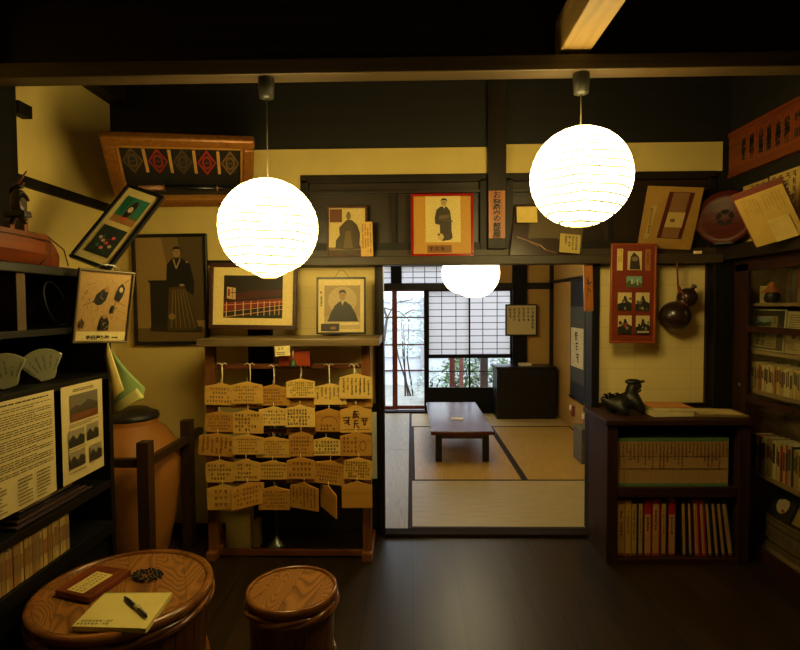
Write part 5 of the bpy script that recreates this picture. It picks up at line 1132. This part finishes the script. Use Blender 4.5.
# bronze cat-like sculpture with cap
c = at(624, 416, y=3.22); t = thing('bronze_sculpture', 'dark bronze sculpture of a crouching beast with raised beaked head on the low bookcase', 'sculpture', (c.x, 3.22, BZ))
V = [(-.02, 0, .05), (.045, 0, .075), (.04, 0, .13), (.045, -.005, .165), (.075, -.01, .165), (.10, -.012, .175), (-.08, 0, .05), (-.11, .01, .075), (-.135, .01, .10), (.075, -.05, .05), (.095, -.06, .015), (.06, .05, .045), (.08, .06, .015), (-.03, -.055, .035), (.0, -.075, .012), (-.07, .055, .035), (-.05, .075, .012)]
Ed = [(0, 1), (1, 2), (2, 3), (3, 4), (4, 5), (0, 6), (6, 7), (7, 8), (1, 9), (9, 10), (1, 11), (11, 12), (6, 13), (13, 14), (6, 15), (15, 16)]
skin('body', t, V, Ed, [.052, .060, .044, .042, .028, .012, .048, .026, .014, .032, .020, .032, .020, .030, .020, .030, .020], IRON, sub=2)
g = MB(); g.ball((.05, -.004, .192), (.048, .034, .018), IRON); g.prism([(.07, .186), (.115, .200), (.112, .192), (.07, .178)], -.022, .016, IRON); g.build('crest', t, world=False)
g = MB()
for k in range(7): a = -.10+.022*k; g.tube([(a, 0, .085), (a-.012, -.008, .115+.01*(k % 2)), (a-.03, -.012, .12)], [.012, .009, .003], IRON, 6)
g.build('mane', t, world=False)
g = MB(); g.tube([(.085, -.01, .150), (.092, -.014, .14), (.08, -.014, .132), (.066, -.012, .135)], .006, IRON, 6); g.build('jaw', t, world=False)

# =================================================================== URN AND RAIL
UX, UY = -1.655, 3.10
CL = flat((.66, .42, .17), .5, .14, coat=.0, name='orange_glaze', scale=4)
t = thing('storage_urn', 'large orange-brown earthenware urn with dark lid behind the wooden rail', 'urn', (UX, UY, 0))
MB().lathe([(.16, 0), (.19, .05), (.235, .25), (.262, .48), (.262, .60), (.235, .70), (.185, .775), (.145, .80), (.138, .815), (.148, .83), (.145, .838)], (UX, UY, 0), CL, 48).build('body', t)
MB().lathe([(.148, .838), (.152, .85), (.145, .872), (.11, .885), (.09, .90), (.03, .905), (.001, .906)], (UX, UY, 0), flat((.12, .10, .08), .5), 40).build('lid', t)
FX = -1.385
t = thing('urn_rail', 'dark wooden post-and-rail guard standing in front of the urn', 'rail', (FX, 3.0, 0)); FW = wood('dark_rail_wood', (.17, .10, .06), (.26, .16, .09), axis=2)
ya_, yb_ = 2.72, 3.24; zt = .80
for y in (ya_, yb_): MB().box((FX-.033, y-.033, 0), (FX+.03, y+.033, zt), FW).build('post', t, bevel=.004)
MB().box((FX-.012, ya_+.03, .665), (FX+.024, yb_-.03, .71), FW).build('rail', t, bevel=.003)
MB().box((FX-.02, yb_+.03, .665), (FX+.024, 3.43, .71), FW).build('rail', t, bevel=.003)
MB().box((XL+.01, ya_-.02, .665), (FX-.03, ya_+.02, .71), FW).build('rail', t, bevel=.003)
# green and cream pamphlets standing on the lid
def curl(name, label, pts_px, Y, depth, cols, grp='paper sheets on the urn'):
    a = [at(px, py, y=Y) for px, py in pts_px]
    lo = min(a, key=lambda v: v.z); t = thing(name, label, 'pamphlet', (lo.x, Y, lo.z))
    g = MB(); n = 8
    l0, l1, r1, r0 = a   # bottom-left, top-left, top-right, bottom-right
    vs = []
    for i in range(n+1):
        for j in range(n+1):
            u, v = i/n, j/n; p = (l0*(1-v)+l1*v)*(1-u)+(r0*(1-v)+r1*v)*u; p.y += depth*math.sin(math.pi*u)*(1-.3*v); vs.append(p)
    g.add(vs, [(i*(n+1)+j, (i+1)*(n+1)+j, (i+1)*(n+1)+j+1, i*(n+1)+j+1) for i in range(n) for j in range(n)], cols, True)
    o = g.build('sheet', t); m = o.modifiers.new('thick', 'SOLIDIFY'); m.thickness = .002
    return t
curl('pamphlet', 'cream curled pamphlet standing upright behind the green one on the urn lid', [(113, 400), (104.5, 357), (108, 342), (124, 390)], 2.42, -.01, flat((.82, .72, .40), .6))
curl('pamphlet', 'pale green curled pamphlet standing on the urn lid', [(111, 413), (107, 343), (145, 388), (143, 399)], 2.60, -.03, flat((.60, .70, .42), .6))
curl('pamphlet', 'yellowish folded sheet sticking out in front of the green pamphlet on the urn', [(113, 416), (111, 408), (137, 388), (144.5, 397)], 2.57, -.02, flat((.78, .74, .42), .6))

# =================================================================== BARREL TABLE AND STOOL
def barrel(name, label, cat, x, y, r, h, rz):
    t = thing(name, label, cat, (x, y, 0), (0, 0, rz))
    g = MB(); n = 20
    for k in range(n):
        a0, a1 = 2*math.pi*k/n, 2*math.pi*(k+1)/n-.012; vs = []; fs = []; zs_ = [0, h*.5, h-.045]; rs_ = [r*.86, r*.90, r*.94]
        for z, rr in zip(zs_, rs_):
            for a in (a0, (a0+a1)/2, a1):
                vs.append((rr*math.cos(a), rr*math.sin(a), z))
            for a in (a1, (a0+a1)/2, a0): vs.append(((rr-.02)*math.cos(a), (rr-.02)*math.sin(a), z))
        for j in range(2):
            for q in range(6): fs.append((j*6+q, j*6+(q+1) % 6, (j+1)*6+(q+1) % 6, (j+1)*6+q))
        fs += [tuple(reversed(range(6))), tuple(range(12, 18))]; g.add(vs, fs, STAVE)
    g.build('staves', t, world=False)
    MB().lathe([(r*.9, h-.035), (r*.905, h-.014), (r*.895, h-.010), (r*.5, h-.0085), (.002, h-.008)], (0, 0, 0), BARREL, 64, smooth=False).build('top', t, world=False)
    g = MB(); m_ = 72; vs = []
    g.lathe([(r*.895, h-.03), (r*.905, h-.006), (r*.93, h), (r*.985, h-.003), (r*1.0, h-.018), (r*.99, h-.032), (r*.95, h-.038)], (0, 0, 0), HOOP, 64); g.f = g.f[:-2]; g.mi = g.mi[:-2]; g.sm = g.sm[:-2]; g.build('rim', t, world=False)
    for zc, rr, rad in ((h-.055, r*.965, .017), (h*.30, r*.90, .015)):
        g = MB()
        for ph in (0, math.pi):
            g.tube([((rr+.004*math.cos(4*a+ph))*math.cos(a), (rr+.004*math.cos(4*a+ph))*math.sin(a), zc+.008*math.sin(4*a+ph)) for a in [2*math.pi*k/168 for k in range(168)]], rad*.72, HOOP, 8, closed=True)
        g.build('hoop', t, world=False)
    return t
TR_, TH = .318, .45
tc_ = Vector((-1.083, 1.945, 0))
barrel('barrel_table', 'large round barrel-shaped wooden table at the lower left', 'table', tc_.x, tc_.y, TR_, TH, R(25))
sc0 = Vector((-.478, 2.07, 0))
barrel('barrel_stool', 'small round barrel-shaped wooden stool on the floor beside the larger barrel table', 'stool', sc0.x, sc0.y, .180, .385, R(-8))
TT = TH-.0065
def flatquad(pts, z): return [at(px, py, z=z) for px, py in pts]
# notebook
q = flatquad([(68, 627), (104, 591.5), (174, 591.5), (147, 629)], TT+.018); c = sum(q, Vector())/4
ax = (q[2]-q[1]).normalized(); ang = math.atan2(ax.y, ax.x); W = .25; D = .165
t = thing('notebook', 'open pale guest notebook lying on the barrel table', 'notebook', (c.x, c.y, TT), (0, 0, ang))
me_q = [p-Vector((c.x, c.y, p.z)) for p in q]; Rz_ = Matrix.Rotation(-ang, 3, 'Z'); lq = [Rz_ @ p for p in me_q]
def slab(pl, z0, z1, mat, nm, parent, bev=0): 
    g = MB(); n = len(pl); g.add([(p.x, p.y, z0) for p in pl]+[(p.x, p.y, z1) for p in pl], [tuple(reversed(range(n))), tuple(range(n, 2*n))]+[(k, (k+1) % n, n+(k+1) % n, n+k) for k in range(n)], mat); return g.build(nm, parent, world=False, bevel=bev)
lq = [lq[0]*.95, lq[3]*.97, lq[2]*.97, lq[1]*.97]
slab(lq, 0, .003, flat((.70, .62, .38), .7), 'cover', t); slab([p*.985 for p in lq], .003, .0165, flat((.88, .80, .46), .7, .04), 'pages', t); 
g = MB(); Mn = Matrix.Translation((0, 0, .0172)) @ Matrix.Rotation(R(-90), 4, 'X')
x0n = lq[0].x+.02; yb_n = lq[0].y
for r_, (zz, n_) in enumerate(((.030, 9), (.014, 9))):
    for j in range(n_):
        if j != 6: pseudo(g, x0n+.012*j+r_*-.006, -(yb_n+zz)*-1 if False else (yb_n+zz), .0115, 0, INK, rnd, Matrix.Translation((0, 0, .0172)) @ Matrix.Rotation(R(-90), 4, 'X'))
g.build('handwriting', t, world=False)
g = MB(); g.tube([lq[3]+Vector((.004, -.003, .016)), lq[2]+Vector((-.004, -.003, .016))], .0022, flat((.75, .68, .4), .6), 6); g.build('binding', t, world=False)
# pen
a, b = at(125, 597, z=TT+.024), at(147, 617, z=TT+.024); d = (b-a); L = d.length
t = thing('pen', 'black pen lying on the open notebook', 'pen', (a.x, a.y, TT+.0175)); dn = d.normalized()
MB().tube([a, a+dn*L*.12, a+dn*L*.45], [.0045, .006, .006], CAST, 10).build('cap', t); MB().tube([a+dn*L*.45, a+dn*L*.62], .0048, flat((.65, .6, .45), .3), 10).build('grip_band', t)
MB().tube([a+dn*L*.62, a+dn*L*.93, b], [.0055, .005, .002], CAST, 10).build('barrel', t)
MB().tube([a+dn*L*.5+Vector((.004, .004, .006)), a+dn*L*.95+Vector((.004, .004, .005))], .0015, CHROME, 6).build('clip', t)
# wooden box with paper label
q = flatquad([(55, 590), (89, 598), (131, 570), (95, 564)], TT+.022); c = sum(q, Vector())/4; ax = (q[2]-q[1]).normalized(); ang = math.atan2(ax.y, ax.x)
lq = [Matrix.Rotation(-ang, 3, 'Z') @ (p-Vector((c.x, c.y, p.z))) for p in q]
t = thing('wooden_block', 'flat brown wooden block with a pasted paper label on the barrel table', 'wooden block', (c.x, c.y, TT), (0, 0, ang))
slab(lq, .0, .022, wood('block_wood', (.34, .15, .07), (.50, .24, .11), axis=0, rough=.35), 'block', t, .002)
q2 = flatquad([(67, 589.5), (83, 593), (113, 574.5), (97, 571)], TT+.024); l2 = [Matrix.Rotation(-ang, 3, 'Z') @ (p-Vector((c.x, c.y, p.z))) for p in q2]
slab(l2, .0222, .0232, flat((.84, .74, .42), .7), 'paper_label', t)
e1, e2 = l2[1]-l2[0], l2[3]-l2[0]; g = MB()
for j in range(3):
    for k in range(9):
        p = l2[0]+e1*(.2+.28*j)+e2*(.08+.10*k); s = .009
        if rnd.random() > .1: g.box((p.x-s*.4, p.y-s*.4, .0233), (p.x+s*.4, p.y-s*.15, .0236), INK); g.box((p.x-s*.1, p.y-s*.5, .0233), (p.x+s*.12, p.y+s*.45, .0236), INK)
g.build('label_writing', t, world=False)
# dark coiled trinket
c = at(147, 574, z=TT+.01); t = thing('dark_trinket', 'small dark crumpled string of beads on the far side of the barrel table', 'beads', (c.x, c.y, TT)); g = MB(); rg = random.Random(4)
BD = flat((.13, .11, .07), .4, .2)
for k in range(60):
    a = k*.42; rr = .018+.030*abs(math.sin(a*.37)); g.ball((c.x+rr*math.cos(a)*1.25+.012*math.sin(a*.3), c.y+rr*math.sin(a)*.9, TT+.006+.004*(k % 2)), .0058, BD, 8)
g.build('bead_string', t)

# =================================================================== WORLD AND VIEW
w = bpy.data.worlds.new('sky'); bpy.context.scene.world = w; w.use_nodes = True; nt = w.node_tree
bg = nt.nodes['Background']; tc = nt.nodes.new('ShaderNodeTexCoord'); sp = nt.nodes.new('ShaderNodeSeparateXYZ')
cr = nt.nodes.new('ShaderNodeValToRGB'); cr.color_ramp.elements[0].position = 0; cr.color_ramp.elements[0].color = (.74, .79, .86, 1)
cr.color_ramp.elements[1].position = .6; cr.color_ramp.elements[1].color = (1, 1.06, 1.2, 1)
nt.links.new(tc.outputs['Generated'], sp.inputs[0]); nt.links.new(sp.outputs['Z'], cr.inputs[0]); nt.links.new(cr.outputs[0], bg.inputs[0])
bg.inputs[1].default_value = 4.6
sc = bpy.context.scene; vs = sc.view_settings
vs.view_transform = 'Standard'; vs.look = 'None'; vs.gamma = 1; vs.exposure = -0.17; vs.use_curve_mapping = False
dup = {k: v for k, v in USED.items() if len(v) > 1}
if dup: print('DUPLABELS', list(dup)[:10])
